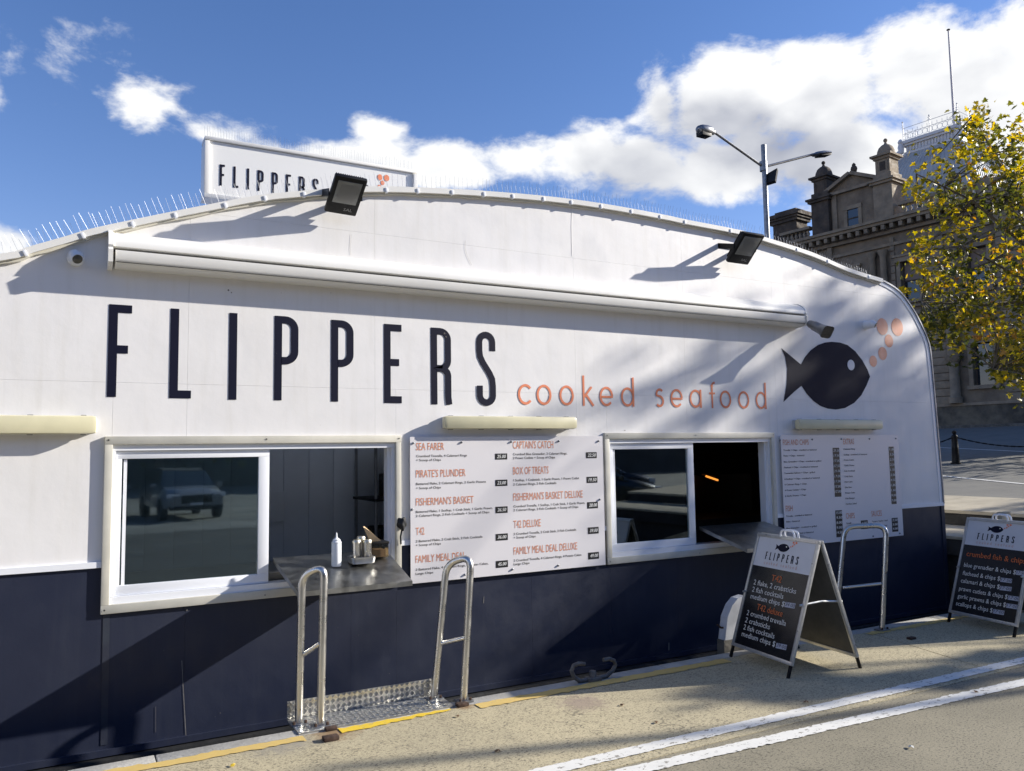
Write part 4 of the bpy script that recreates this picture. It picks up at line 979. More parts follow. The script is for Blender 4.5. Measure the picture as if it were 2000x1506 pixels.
# ---------------------------------------------------------------- folding signs
def aframe(loc, rzv, label, hcorn, prints):
    t = local('folding_sign', loc, label, 'sign', 'folding pavement signs', rz=rzv)
    W_, Tp, zt, sp_ = .70, .335, .955, .655
    def face(v, side):                    # v 0 top..1 bottom, returns (y, z)
        y_top = Tp-.012 if side < 0 else Tp+.012; y_b = .02 if side < 0 else sp_-.02
        return y_top+(y_b-y_top)*v, zt+(.085-zt)*v
    for side, nm_ in ((-1, 'front_panel'), (1, 'rear_panel')):
        (ya, za), (yb, zb) = face(0, side), face(1, side)
        dv = Vector((0, yb-ya, zb-za)); Lh = dv.length; dv.normalize(); nn = Vector((1, 0, 0)).cross(dv); 
        if nn.y*side < 0: nn = -nn
        # panel frame coords: u across, v down, n outward
        M = Matrix((Vector((1, 0, 0)), dv, nn)).transposed().to_4x4(); M.translation = Vector((0, ya, za))
        pn = MB().box((.02, .02, -.010), (W_-.02, Lh-.02, .0), M).build(nm_, M_sboard if side < 0 else mat('sign_back_grey', (.06, .06, .055), .5, var=.12, vscale=6), t)
        for a_, b_ in (((0, 0, -.016), (W_, .026, .010)), ((0, Lh-.026, -.016), (W_, Lh, .010)), ((0, .026, -.016), (.024, Lh-.026, .0095)), ((W_-.024, .026, -.016), (W_, Lh-.026, .0095))):
            MB().bbox(a_, b_, .003, M).build('frame_bar', M_sframe, pn)
        for u_ in (.004, W_-.026): MB().bbox((u_, Lh-.004, -.012), (u_+.022, Lh+.098, .006), .003, M).build('leg', M_dark, t)
        if side < 0:
            Hh = hom([(0, 0), (1, 0), (1, 1), (0, 1)], [(0, 0), (W_, 0), (W_, Lh), (0, Lh)])
            toUV = hom(hcorn, [(0, 0), (W_, 0), (W_, Lh), (0, Lh)])
            vsp = .263
            MB().box((.024, vsp, .0), (W_-.024, Lh-.026, .0012), M).build('printed_field', M_sblack, pn)
            def fn(u, v, l=2): return M @ Vector((u, v, .0012+.0012*l))
            pass
            logo(lambda u, v, l: M @ Vector((u, v, .001*l)), .240, .475, .123, .030, pn)
            nm2 = name_text(lambda u, v, l: M @ Vector((u, v, .001*l)), .148, .527, .202, -.062, .115, wide=1.45); 
            nm2.build('sign_lettering', M_ink, pn, recalc=False)
            rt2 = round_text(lambda u, v, l: M @ Vector((u, v, .001*l)), 'cooked seafood', .150, .525, .240, -.017, .026); rt2.build('sign_lettering', mat('faded_coral', (.50, .25, .19), .5), pn, recalc=False)
            for (s_, a_, b_, cap, kind_) in prints['lines']:
                ua, ub = toUV(*a_), toUV(*b_); m_ = MB(); nm_t, mt_t = {'w': ('sign_line', M_chalk), 'o': ('sign_heading', M_sorange), 'c': ('written_price', M_ink)}[kind_]
                if kind_ == 'c':
                    q = [(ua[0]-.006, ua[1]+.008), (ub[0]+.006, ub[1]+.008), (ub[0]+.006, ub[1]-.030), (ua[0]-.006, ua[1]-.030)]
                    MB().add([M @ Vector((u, v, .0024)) for u, v in q], [(0, 1, 2, 3)]).build('price_chip', mat('price_chip', (.42, .44, .52), .5), pn, recalc=False)
                put_text(m_, s_, lambda u, v: M @ Vector((u, v, .0034)), ua[0], ub[0], (ua[1]+ub[1])/2, -cap, bold=.0018 if kind_ == 'o' else 0, shear=-.0 if kind_ != 'c' else -.2); m_.build(nm_t, mt_t, pn, recalc=False)
    MB().tube([(.02, .13, .50), (.02, .33, .515), (.02, .52, .50)], .008, 6).build('spreader', M_sframe, t)
    MB().tube([(W_-.02, .13, .50), (W_-.02, .33, .515), (W_-.02, .52, .50)], .008, 6).build('spreader', M_sframe, t)
    for yy in (Tp-.02, Tp+.02):
        MB().tube([(W_*.40, yy, zt-.005)]+arcpts((W_*.40, yy, zt), (W_*.40, yy, zt+.048), (W_*.62, yy, zt+.048), .04)+arcpts((W_*.40, yy, zt+.048), (W_*.62, yy, zt+.048), (W_*.62, yy, zt), .04)+[(W_*.62, yy, zt-.005)], .008, 8).build('carry_handle', M_alu, t)
    return t
A1 = math.atan2(-.702, -.094)
P1_ = dict(logo=((590, 340), (770, 265)), lines=[('T42', (545,592), (634,610), .048, 'o'), ('2 flake, 2 crabsticks', (388,622), (766,705), .039, 'w'), ('2 fish cocktails', (375,683), (654,745), .039, 'w'),
    ('medium chips $', (361,742), (664,812), .039, 'w'), ('34·00', (672,812), (752,826), .026, 'c'), ('T42 deluxe', (417,842), (646,898), .048, 'o'), ('2 crumbed trevalla', (328,886), (680,975), .039, 'w'), ('2 crabsticks', (315,947), (537,1003), .039, 'w'),
    ('2 fish cocktails', (300,1007), (578,1084), .039, 'w'), ('medium chips $', (285,1066), (585,1152), .039, 'w'), ('39·00', (597,1162), (680,1180), .026, 'c')])
aframe((4.655, 4.925, .004), A1, 'tall folding sign advertising T42 deals beside the right serving window', [(430,175),(970,265),(735,1330),(200,1135)], P1_)
# second sign: corners in its own zoom (origin 1800,980 scale 5.02)
cw = [(1892, 1011), (2009, 1025.5), (1989, 1230), (1857, 1197)]
def z3(x, y): return (x, y)
c2 = [((x-1800)*5.02, (y-980)*5.02) for x, y in cw]
P2_ = dict(logo=((680, 310), (900, 240)), lines=[('crumbed fish & chips', (455,515), (985,600), .048, 'o'), ('blue grenadier & chips $', (432,622), (905,697), .039, 'w'), ('17·50', (912,698), (985,708), .026, 'c'),
    ('flathead & chips $', (420,700), (765,762), .039, 'w'), ('17·50', (775,766), (868,780), .026, 'c'), ('calamari & chips $', (403,778), (765,842), .039, 'w'), ('17·00', (772,850), (868,862), .026, 'c'),
    ('prawn cutlets & chips $', (386,862), (842,945), .039, 'w'), ('17·00', (852,950), (950,968), .026, 'c'), ('garlic prawns & chips $', (372,940), (830,1028), .039, 'w'), ('17·00', (840,1034), (940,1052), .026, 'c'),
    ('scallops & chips $', (357,1016), (708,1092), .039, 'w'), ('17·00', (718,1094), (812,1112), .026, 'c')])
A2 = math.atan2(-.69, -.118)
aframe((7.255, 4.79, .004), A2, 'folding sign listing crumbed fish and chips at the right edge of the photo', c2, P2_)

BEFORE = set(o.name for o in C.objects)
# ---------------------------------------------------------------- things on the left counter
zt = .870
def onc(px, py):
    d_ = ray(px, py); t_ = (.990-.265*YF-CAM.z)/(d_.z-.265*d_.y); return CAM+d_*t_
p = onc(657, 1107); zt = p.z+.003
bt_ = thing('squeeze_bottle', (p.x, p.y, zt), 'white squeeze bottle standing on the left serving counter', 'bottle')
MB().lathe([(.028, 0), (.031, .006), (.031, .125), (.030, .14), (.029, .145)], 20, (p.x, p.y, zt)).build('bottle_body', M_plastic, bt_)
MB().lathe([(.031, .145), (.031, .152), (.024, .160), (.024, .168), (.012, .176), (.007, .18), (.0035, .21), (0, .211)], 20, (p.x, p.y, zt)).build('nozzle_cap', M_plastic, bt_)
p = onc(706, 1103); zt = p.z+.012
tr_ = thing('steel_tray', (p.x, p.y, zt), 'small rounded stainless tray holding three shakers on the left counter', 'tray')
bm = bmesh.new(); 
def rr(w_, d_, r_, n_=5):
    out = []
    for cx_, cy_, a0_ in ((w_-r_, d_-r_, 0), (-w_+r_, d_-r_, 90), (-w_+r_, -d_+r_, 180), (w_-r_, -d_+r_, 270)):
        for i in range(n_+1): a = R(a0_+90*i/n_); out.append((cx_+r_*math.cos(a), cy_+r_*math.sin(a)))
    return out
bm.free(); m_ = MB(); rings = [(rr(.070, .052, .02), 0.0), (rr(.076, .058, .024), .008), (rr(.080, .062, .026), .04), (rr(.085, .067, .03), .043), (rr(.078, .060, .025), .038), (rr(.072, .054, .02), .006)]
nn_ = len(rings[0][0]); vs_ = [(p.x+a, p.y+b, zt+z) for rg, z in rings for a, b in rg]
m_.add(vs_, [(i*nn_+j, i*nn_+(j+1) % nn_, (i+1)*nn_+(j+1) % nn_, (i+1)*nn_+j) for i in range(len(rings)-1) for j in range(nn_)], True)
m_.add([vs_[i] for i in range(nn_)][::-1], [tuple(range(nn_))]); m_.add([vs_[-nn_+i] for i in range(nn_)], [tuple(range(nn_))]); m_.build('tray_body', M_steel, tr_)
for dx, dy, lab in ((-.034, -.004, 'stainless shaker at the left front of the tray'), (.032, -.022, 'stainless shaker at the right front of the tray'), (.008, .034, 'stainless shaker at the back of the tray, topmost in view')):
    q = Vector((p.x+dx, p.y+dy, zt+.006)); s_ = thing('shaker', q, lab, 'shaker', 'stainless shakers in the tray')
    hgt = .118 if dy < 0 else .135
    MB().lathe([(.024, 0), (.026, .004), (.026, hgt), (.0265, hgt+.002)], 20, q).build('shaker_body', M_steel, s_)
    MB().lathe([(.028, hgt+.002), (.028, hgt+.018), (.024, hgt+.024), (0, hgt+.026)], 20, q).build('shaker_lid', mat('brushed_lid', (.62, .58, .47), .4, .8), s_)
p = onc(744, 1092); zt = p.z+.012
nb = thing('cutlery_box', (p.x, p.y, zt), 'smoky box with black lid at the right end of the left counter', 'box')
MB().box((p.x-.075, p.y-.02, zt+.001), (p.x+.045, p.y+.11, zt+.085)).build('box_body', M_clear, nb)
MB().bbox((p.x-.08, p.y-.026, zt+.086), (p.x+.05, p.y+.116, zt+.104), .006).build('box_lid', M_dark, nb)
MB().box((p.x-.06, p.y-.005, zt+.003), (p.x+.03, p.y+.09, zt+.05)).build('box_contents', M_paper, nb)
m_ = MB(); b0 = Vector((p.x-.02, p.y+.03, zt+.100)); 
m_.add([b0+Vector(q) for q in [(-.045, 0, .0), (.03, -.02, 0), (.02, .02, .004), (-.085, .02, .10), (-.075, .03, .104), (-.05, .0, .075), (-.035, .035, .07)]], [(0, 1, 5, 3), (1, 2, 6, 5), (3, 5, 6, 4), (0, 3, 4), (0, 4, 6, 2)])
m_.build('paper_bag', M_paper, origin=b0, label='folded brown paper bag sticking up from the cutlery box', cat='paper bag')
# black tape wad on the window frame
m_ = MB(); c0 = Vector((1.990, YF-.045, 1.18)); random.seed(3)
bm = bmesh.new(); bmesh.ops.create_icosphere(bm, subdivisions=3, radius=.035)
for v_ in bm.verts: v_.co = Vector((v_.co.x*.95, v_.co.y*.8, v_.co.z*1.25))*(1+.22*math.sin(v_.co.x*120+v_.co.z*60)*math.cos(v_.co.z*90+v_.co.y*70))
bm.verts.index_update(); m_.add([c0+v_.co for v_ in bm.verts], [[q.index for q in f_.verts] for f_ in bm.faces], True); bm.free()
m_.tube([c0+Vector((0, 0, -.03)), c0+Vector((-.008, .01, -.09)), c0+Vector((-.004, .012, -.14))], .006, 6)
m_.build('tape_wad', M_rubber, origin=c0, label='black wad of tape on the right side of the left window frame', cat='tape')
# inside the left window: rack with black trays, a notice
rk = thing('wire_rack', (2.45, 6.35, 0), 'dark wire rack with trays seen through the left serving window', 'rack')
for x, y in ((2.12, 6.1), (2.75, 6.1), (2.12, 6.6), (2.75, 6.6)): MB().tube([(x, y, .01), (x, y, 1.78)], .013, 8).build('rack_post', M_galv, rk)
for z in (.35, .85, 1.28, 1.75): MB().box((2.10, 6.08, z), (2.77, 6.62, z+.02)).build('rack_shelf', M_dark, rk)
for x0, x1, z, lab in ((2.28, 2.66, 1.302, 'black tub on the upper rack shelf inside the kiosk'), (2.18, 2.68, .872, 'black tray with handle on the middle rack shelf inside the kiosk')):
    tb = thing('tub', (x0, 6.14, z), lab, 'tub', 'black tubs on the rack'); MB().bbox((x0, 6.14, z), (x1, 6.5, z+.19), .02).build('tub_body', M_dark, tb)
    MB().tube([(x0+.08, 6.13, z+.16), (x0+.16, 6.11, z+.22), (x1-.1, 6.13, z+.16)], .006, 6).build('tub_handle', M_dark, tb)
MB().box((1.36, YF+1.44, 1.12), (1.54, YF+1.446, 1.36)).build('wall_notice', M_inner, origin=Vector((1.36, YF+1.44, 1.12)), label='pale paper notice on the inner wall behind the left serving window', cat='notice')
MB().box((.3, YF+.13, .5), (2.0, 5.95, .90)).build('work_bench', mat('dull_steel', (.25, .25, .25), .35, 1), origin=Vector((.3, YF+.13, .5)), label='dark work bench just inside the left serving window', cat='bench')
fy = thing('fryer', (5.6, 6.6, 0), 'dark stainless fryer bench inside the right serving window', 'fryer')
MB().bbox((4.2, 6.5, 0), (7.2, 7.2, .92), .02).build('fryer_body', M_innerd, fy); MB().box((4.2, 7.15, .92), (7.2, 7.2, 1.35)).build('splash_back', mat('dull_steel', (.25, .25, .25), .35, 1), fy)
MB().box((4.3, 6.62, 1.55), (7.0, 7.1, 1.60)).build('shelf_hood', mat('dull_steel', (.25, .25, .25), .35, 1), fy)
M_heat = bpy.data.materials.new('heat_lamp_glow'); M_heat.use_nodes = True; tt = NT(M_heat.node_tree); em = tt.n('ShaderNodeEmission'); em.inputs[0].default_value = (1, .33, .05, 1); em.inputs[1].default_value = .6
tt.t.links.new(em.outputs[0], tt.n('ShaderNodeOutputMaterial').inputs[0])
hl = thing('heat_lamp', (6.45, 7.0, 1.3), 'small glowing orange heat lamp inside the right serving window', 'heat lamp')
a_ = U(1379, 930, 6.9); b_ = U(1402, 938, 6.9)
MB().tube([a_, b_], .011, 8).build('heating_element', M_heat, hl); MB().tube([a_+Vector((-.05, .05, .03)), b_+Vector((.06, .05, .03))], .03, 8).build('lamp_shell', M_dark, hl)

full_size(BEFORE)  # counter and indoor things scaled about the camera along with the kiosk
# ================================================================ LAMP POST
def DD(px, py, d_): return DI(px, py, d_)
lp = thing('street_lamp', (16.05, 15.05, rz(16)), 'grey twin arm street lamp rising behind the kiosk roof', 'street lamp')
top = DD(1491, 283, 22); pc = DD(1491, 325, 22)
MB().tube([Vector((top.x, top.y, rz(16)-.1)), Vector((top.x, top.y, top.z))], [.078, .068], 12).build('lamp_pole', M_galv, lp)
MB().lathe([(.10, -.13), (.10, .13)], 12, pc).build('pole_collar', M_galv, lp)
lend = DD(1396, 259, 20.7); rend = DD(1582, 303, 23.1)
MB().tube([pc+Vector((0, 0, -.02)), lend], .034, 8).build('lamp_arm', M_galv, lp); MB().tube([pc+Vector((0, 0, -.02)), rend], .034, 8).build('lamp_arm', M_galv, lp)
def head(a, b, w_, h_, flatn):
    d_ = (b-a); L_ = d_.length; d_.normalize(); sd_ = d_.cross(Vector((0, 0, 1))).normalized(); u_ = sd_.cross(d_)
    M = Matrix((d_, sd_, u_)).transposed().to_4x4(); M.translation = a
    prof = [(0, .25), (.08, .45), (.2, .5), (.32, .95), (.55, 1), (.8, .9), (.95, .6), (1, .2)] if not flatn else [(0, .3), (.1, .5), (.22, .55), (.3, .85), (.6, 1), (.9, .8), (1, .35)]
    vs_ = []; N = 12
    for t, k in prof:
        for j in range(N): a2 = 2*math.pi*j/N; z = math.sin(a2); z = z*(1.0 if z > 0 else (.55 if flatn else 1.25)); vs_.append(M @ Vector((t*L_, math.cos(a2)*w_/2*k, z*h_/2*k)))
    m_ = MB(); n_ = len(prof); m_.add(vs_, [(i*N+j, i*N+(j+1) % N, (i+1)*N+(j+1) % N, (i+1)*N+j) for i in range(n_-1) for j in range(N)], True)
    m_.add(vs_[:N], [tuple(range(N))]); m_.add(vs_[-N:], [tuple(range(N))]); hd_ = m_.build('lamp_head', M_galv, lp)
    m_ = MB(); m_.bbox((L_*.38, -w_*.36, -h_*(.38 if flatn else .68)), (L_*.9, w_*.36, -h_*.2), .01, M); m_.build('lamp_lens', M_dark, hd_)
head(lend, DD(1362, 251, 20.25), .32, .26, False); head(rend, DD(1621, 300, 23.65), .36, .17, True)
fl0 = DD(1500, 352, 21.9); q = [DD(1497, 340, 22), DD(1518, 328, 21.7), DD(1514, 352, 21.7), DD(1495, 358, 22)]
m_ = MB(); dpt = Vector((.10, .06, -.04)); m_.add(q+[p_+dpt for p_ in q], [(0,1,2,3),(7,6,5,4),(0,4,5,1),(1,5,6,2),(2,6,7,3),(3,7,4,0)]); m_.build('floodlight_box', M_dark, lp)
MB().tube([Vector((top.x, top.y, q[3].z)), q[3]+dpt*.5], .03, 8).build('floodlight_bracket', M_galv, lp)

# ================================================================ BOLLARDS with chain
def bollard_parts():
    pass
bz = rz(17.3); b1 = local('bollard', (17.29, 11.0, bz), 'black cast iron bollard with chain just right of the kiosk', 'bollard', 'chained bollards along the upper road')
MB().lathe([(.11, 0), (.11, .025), (.082, .035), (.070, .35), (.074, .36), (.070, .38), (.060, .58), (.066, .60), (.066, .62), (.05, .64)], 12).build('bollard_post', M_dark, b1)
MB().lathe([(.04, .64), (.03, .66), (.048, .69), (.045, .72), (.02, .74), (0, .745)], 12).build('bollard_knob', M_dark, b1)
bol = [(17.29, 11.0), (15.2, 13.3), (19.4, 8.7), (21.5, 6.4)]
dv = Vector((19.4-17.29, 8.7-11.0, 0))
for i, (x, y) in enumerate(bol[1:]): copy_tree(b1, (x, y, rz(x)), label=['black cast iron bollard hidden behind the kiosk corner', 'black cast iron bollard beyond the right edge, nearest', 'black cast iron bollard beyond the right edge, farther'][i])
for a, b in ((1, 0), (0, 2), (2, 3)):
    p0 = Vector((*bol[a], rz(bol[a][0])+.60)); p1 = Vector((*bol[b], rz(bol[b][0])+.60)); m_ = MB(); N = 46
    for i in range(N):
        t0, t1 = i/N, (i+1.25)/N; f_ = lambda t: p0.lerp(p1, t)-Vector((0, 0, .30*4*t*(1-t)))
        m_.tube([f_(t0), f_(min(1, t1))], .011 if i % 2 else .016, 5)
    m_.build('chain', M_dark, origin=p0, label='dark chain hanging between two bollards ' + ('left of the bollard' if a == 1 else 'right of the bollard' if a == 0 else 'outside the photo'), cat='chain', group='chains between the bollards')
tp = U(1965, 1000, 4.95); MB().bbox((tp.x-.085, 4.95, .004), (tp.x+.085, 5.0, tp.z), .01).build('timber_post', M_conc, origin=Vector((tp.x, 4.95, 0)), label='square weathered post behind the right folding sign', cat='post')

# ================================================================ HERITAGE BUILDING
Ub = Vector((-.132, .991, 0)).normalized(); Wb = Vector((.991, .132, 0)).normalized(); PB = Vector((41.9, 27.2, 0))
MBm = Matrix((Ub, Wb, Vector((0, 0, 1)))).transposed().to_4x4(); MBm.translation = PB      # (s, depth, z); s grows away from the camera
bld = thing('heritage_building', PB + Vector((0, 0, 2.6)), 'dark brown sandstone public building with gable, turrets and pale curved dome', 'building')
def bb(s0, s1, z0, z1, t0, t1): return MB().box((s0, t0, z0), (s1, t1, z1), MBm)
SN, SS = 11.0, -24.0
wins = [(.86, 1.90, 9.95, 12.2), (-2.75, -1.72, 4.8, 7.05), (4.24, 4.95, 14.88, 16.0)]
# wall body, built round the openings so that glass sits in real reveals
upper = (9.75, 13.9); lower = (2.0, 9.0)
wl = MB()
def wallspan(s0, s1, z0, z1, holes):
    cs = sorted(set([s0, s1]+[h for H_ in holes for h in H_[:2]]))
    for a, b in zip(cs[:-1], cs[1:]):
        hs_ = [H_ for H_ in holes if H_[0] <= a and H_[1] >= b]
        z = z0
        for H_ in sorted(hs_, key=lambda q: q[2]): wl.box((a, 0, z), (b, .9, H_[2]), MBm); z = H_[3]
        wl.box((a, 0, z), (b, .9, z1), MBm)
UP = [(.86, 1.90, 9.95, 12.2), (-2.75, -1.71, 9.95, 12.2), (-6.3, -5.3, 9.95, 12.2), (-9.9, -8.9, 9.95, 12.2), (-13.5, -12.5, 9.95, 12.2), (4.6, 5.6, 9.95, 12.2), (8.2, 9.2, 9.95, 12.2)]
LO = [(a, b, 4.8, 7.05) for a, b, _, _ in UP]
wallspan(SS, SN, 2.0, 13.95, UP+LO); wl.build('wall', M_stone, bld)
bb(SS, SN, 2.0, 13.95, .9, 14).build('building_core', M_stoned, bld)
fr0 = None
for (a, b, z0, z1) in UP+LO:
    f = MB(); f.box((a-.22, -.10, z0-.0), (a, .02, z1), MBm).box((b, -.10, z0), (b+.22, .02, z1), MBm).box((a-.30, -.14, z1), (b+.30, .02, z1+.28), MBm).box((a-.36, -.22, z1+.28), (b+.36, .0, z1+.40), MBm).box((a-.30, -.18, z0-.2), (b+.30, .02, z0), MBm)
    wf = f.build('window_surround', M_stone2, bld)
    m_ = MB(); m_.box((a, .30, z0), (b, .34, z1), MBm); m_.build('window_pane', M_wind, wf)
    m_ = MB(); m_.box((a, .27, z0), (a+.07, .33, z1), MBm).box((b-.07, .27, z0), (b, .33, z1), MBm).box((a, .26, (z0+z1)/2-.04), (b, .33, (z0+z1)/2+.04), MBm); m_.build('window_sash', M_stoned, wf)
    if z0 > 9: bb(a+.08, b-.08, (z0+z1)/2+.05, z1-.05, .285, .297).build('window_blind', M_blind, wf)
# rusticated courses on the pier zones
crs = None
for (a, b) in ((-.55, .55), (-4.4, -3.2), (2.2, 2.45), (-8.1, -6.9)):
    z = 3.9
    while z < 13.4:
        if not (8.95 < z < 9.8):
            MB().bbox((a, -.09, z), (b, .01, z+.40), .03, MBm).build('stone_course', M_stone2, bld)
        z += .43
# plinth, stained
bb(SS, SN, 2.0, 3.75, -.22, 0).build('plinth', mat('stained_plinth', (.17, .15, .11), .9, col2=(.05, .046, .04), vscale=1.0, bump=.03, bscale=4, detail=8), bld)
bb(SS, SN, 3.75, 3.9, -.28, 0).build('plinth_moulding', M_stone2, bld)
bb(SS, SN, 9.0, 9.25, -.28, 0).build('string_course', M_stone2, bld); bb(SS, SN, 8.7, 9.0, -.15, 0).build('string_course', M_stone, bld); bb(SS, SN, 9.5, 9.62, -.18, 0).build('string_course', M_stone, bld)
bb(SS, SN, 13.25, 13.42, -.15, 0).build('string_course', M_stone2, bld)
# cornice with brackets
bb(SS, SN, 13.95, 14.15, -.30, 3).build('cornice', M_stone, bld); bb(SS, SN, 14.45, 14.62, -.75, 3).build('cornice', M_stone2, bld); bb(SS, SN, 14.62, 14.78, -.88, 3).build('cornice', M_stone2, bld)
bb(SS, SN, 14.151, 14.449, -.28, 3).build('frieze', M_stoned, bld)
s = -10; br = None
while s < 9.2:
    if br is None: br = MB().bbox((-.11, -.42, 0), (.11, .0, .28), .02, Matrix(((Ub.x, Wb.x, 0, 0), (Ub.y, Wb.y, 0, 0), (0, 0, 1, 0), (0, 0, 0, 1)))).build('cornice_bracket', M_stone2, bld, origin=Vector((0, 0, 0))); q = br
    else: q = dup(br, bld)
    q.location = (MBm @ Vector((s, -.28, 14.16)))-org(bld); s += .52
# balustrade
for (a, b) in ((-24, 1.75), (7.45, 9.6)):
    bb(a, b, 14.78, 14.98, -.30, .25).build('balustrade_base', M_stone, bld); bb(a, b, 15.45, 15.62, -.32, .27).build('balustrade_rail', M_stone2, bld)
bal = None; s = 1.45
def baluster(s_):
    global bal
    if bal is None: bal = MB().lathe([(.09, 0), (.09, .05), (.05, .08), (.10, .20), (.095, .26), (.045, .38), (.05, .42), (.085, .44), (.085, .47)], 8).build('baluster', M_domew if False else mat('pale_baluster', (.34, .30, .24), .8, var=.3, vscale=2), bld, origin=Vector((0, 0, 0))); q = bal
    else: q = dup(bal, bld)
    q.location = (MBm @ Vector((s_, 0, 14.98)))-org(bld)
while s > -12: baluster(s); s -= .30
s = 7.7
while s < 9.5: baluster(s); s += .30
for a in (-3.3, -8.4): bb(a, a+.7, 14.78, 15.75, -.35, .3).build('balustrade_pier', M_stone2, bld)
# gable bay
bb(2.05, 7.35, 14.781, 17.3, -.05, 1.2).build('gable_wall', M_stone, bld)
g = MB(); g.prism([(2.9, 17.30), (6.4, 17.30), (4.6, 18.15)], -.02, 1.1, 'y', MBm); g.build('gable_tympanum', M_stone, bld)
def slab(s0, z0, s1, z1, th, t0, t1):
    d_ = Vector((s1-s0, z1-z0)).normalized(); nn = Vector((-d_.y, d_.x))*th; 
    if nn.y < 0: nn = -nn
    return MB().prism([(s0, z0), (s1, z1), (s1+nn.x, z1+nn.y), (s0+nn.x, z0+nn.y)], t0, t1, 'y', MBm)
slab(2.7, 17.28, 4.6, 18.15, .20, -.30, 1.15).build('raking_cornice', M_stone2, bld); slab(4.6, 18.15, 6.5, 17.28, .20, -.30, 1.15).build('raking_cornice', M_stone2, bld)
bb(2.9, 6.4, 17.15, 17.32, -.28, 0).build('gable_cornice', M_stone2, bld)
bb(3.0, 3.22, 14.781, 17.15, -.16, 0).build('pilaster', M_stone2, bld); bb(5.6, 5.9, 14.781, 17.15, -.16, 0).build('pilaster', M_stone2, bld)
f = MB(); f.box((4.02, -.13, 14.80), (4.24, 0, 16.2), MBm).box((4.95, -.13, 14.80), (5.17, 0, 16.2), MBm).box((4.0, -.16, 16.02), (5.2, 0, 16.25), MBm); wf = f.build('window_surround', M_stone2, bld)
bb(4.24, 4.95, 14.9, 16.02, -.062, -.052).build('window_pane', M_wind, wf); bb(4.24, 4.95, 15.42, 15.50, -.09, -.06).build('window_sash', M_stoned, wf)
MB().lathe([(.20, 0), (.22, .1), (.12, .15), (.16, .22), (.20, .38), (.17, .5), (.10, .58), (.12, .64), (.05, .74), (0, .78)], 12, MBm @ Vector((4.6, .3, 18.2))).build('acroterion', M_stoned, bld)
def turret(sc_, mt, dz=0, k=1.0):
    t = bb(sc_-.62*k, sc_+.62*k, 14.781, 16.95, -.34, .95); t.box((sc_-.78*k, -.50, 16.95), (sc_+.78*k, 1.1, 17.1), MBm); t.box((sc_-.88*k, -.60, 17.1), (sc_+.88*k, 1.2, 17.22), MBm)
    t.box((sc_-.60*k, -.32, 17.22), (sc_+.60*k, .92, 17.55+dz*.2), MBm)
    tb = t.build('turret_base', mt, bld)
    u_ = bb(sc_-.47*k, sc_+.47*k, 17.55+dz*.2, 18.45+dz, -.19, .79); u_.box((sc_-.56*k, -.28, 18.35+dz), (sc_+.56*k, .88, 18.5+dz), MBm); u_.box((sc_-.70*k, -.42, 18.5+dz), (sc_+.70*k, 1.02, 18.62+dz), MBm)
    u_.box((sc_-.36*k, -.22, 17.7+dz*.2), (sc_+.0*k-.30, -.18, 18.25+dz), MBm); u_.box((sc_+.30*k, -.22, 17.7+dz*.2), (sc_+.36*k, -.18, 18.25+dz), MBm)
    u_.build('turret_shaft', mt, bld)
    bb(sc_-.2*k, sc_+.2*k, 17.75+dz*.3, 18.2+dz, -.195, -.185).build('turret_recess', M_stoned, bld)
    prof = [(.60*k, 0), (.56*k, .12), (.52*k, .3), (.42*k, .52), (.25*k, .66), (.12*k, .72), (.09*k, .78), (.06, .84), (.11, .90), (.12, .98), (.07, 1.06), (0, 1.08)]
    MB().lathe(prof, 8 if k > 1 else 16, MBm @ Vector((sc_, .3, 18.62+dz))).build('turret_dome', mt, bld)
turret(6.62, M_stoned, 0, .95); turret(2.55, M_stone2, .12, .92)
bb(6.05, 6.35, 3.9, 13.95, -.2, 0).build('pilaster', M_stone2, bld); bb(3.25, 3.7, 9.8, 13.3, -.2, 0)
for a in (3.46, 2.78): MB().lathe([(.26, 0), (.26, .2), (.19, .26), (.18, 2.9), (.25, 3.05), (.29, 3.25)], 14, MBm @ Vector((a, -.25, 9.8))).build('column', M_stone2, bld)
for a in (-.75, -1.05): pass
MB().lathe([(.34, 0), (.34, .3), (.26, .4), (.24, 2.2), (.40, 2.35), (.44, 2.6), (.30, 2.62), (.26, 5.0)], 16, MBm @ Vector((-.85, -.30, 3.9))).build('column', M_stone2, bld)
# carriage of the chimney at left
c_ = bb(8.85, 10.65, 14.6, 16.5, .5, 1.7); c_.box((8.7, .35, 16.5), (10.8, 1.85, 16.7), MBm); c_.box((8.5, .15, 16.85), (11.0, 2.05, 17.1), MBm); c_.box((8.6, .25, 16.7), (10.9, 1.95, 16.85), MBm); c_.box((8.95, .6, 17.1), (10.55, 1.6, 17.35), MBm); c_.build('chimney', M_stoned, bld)
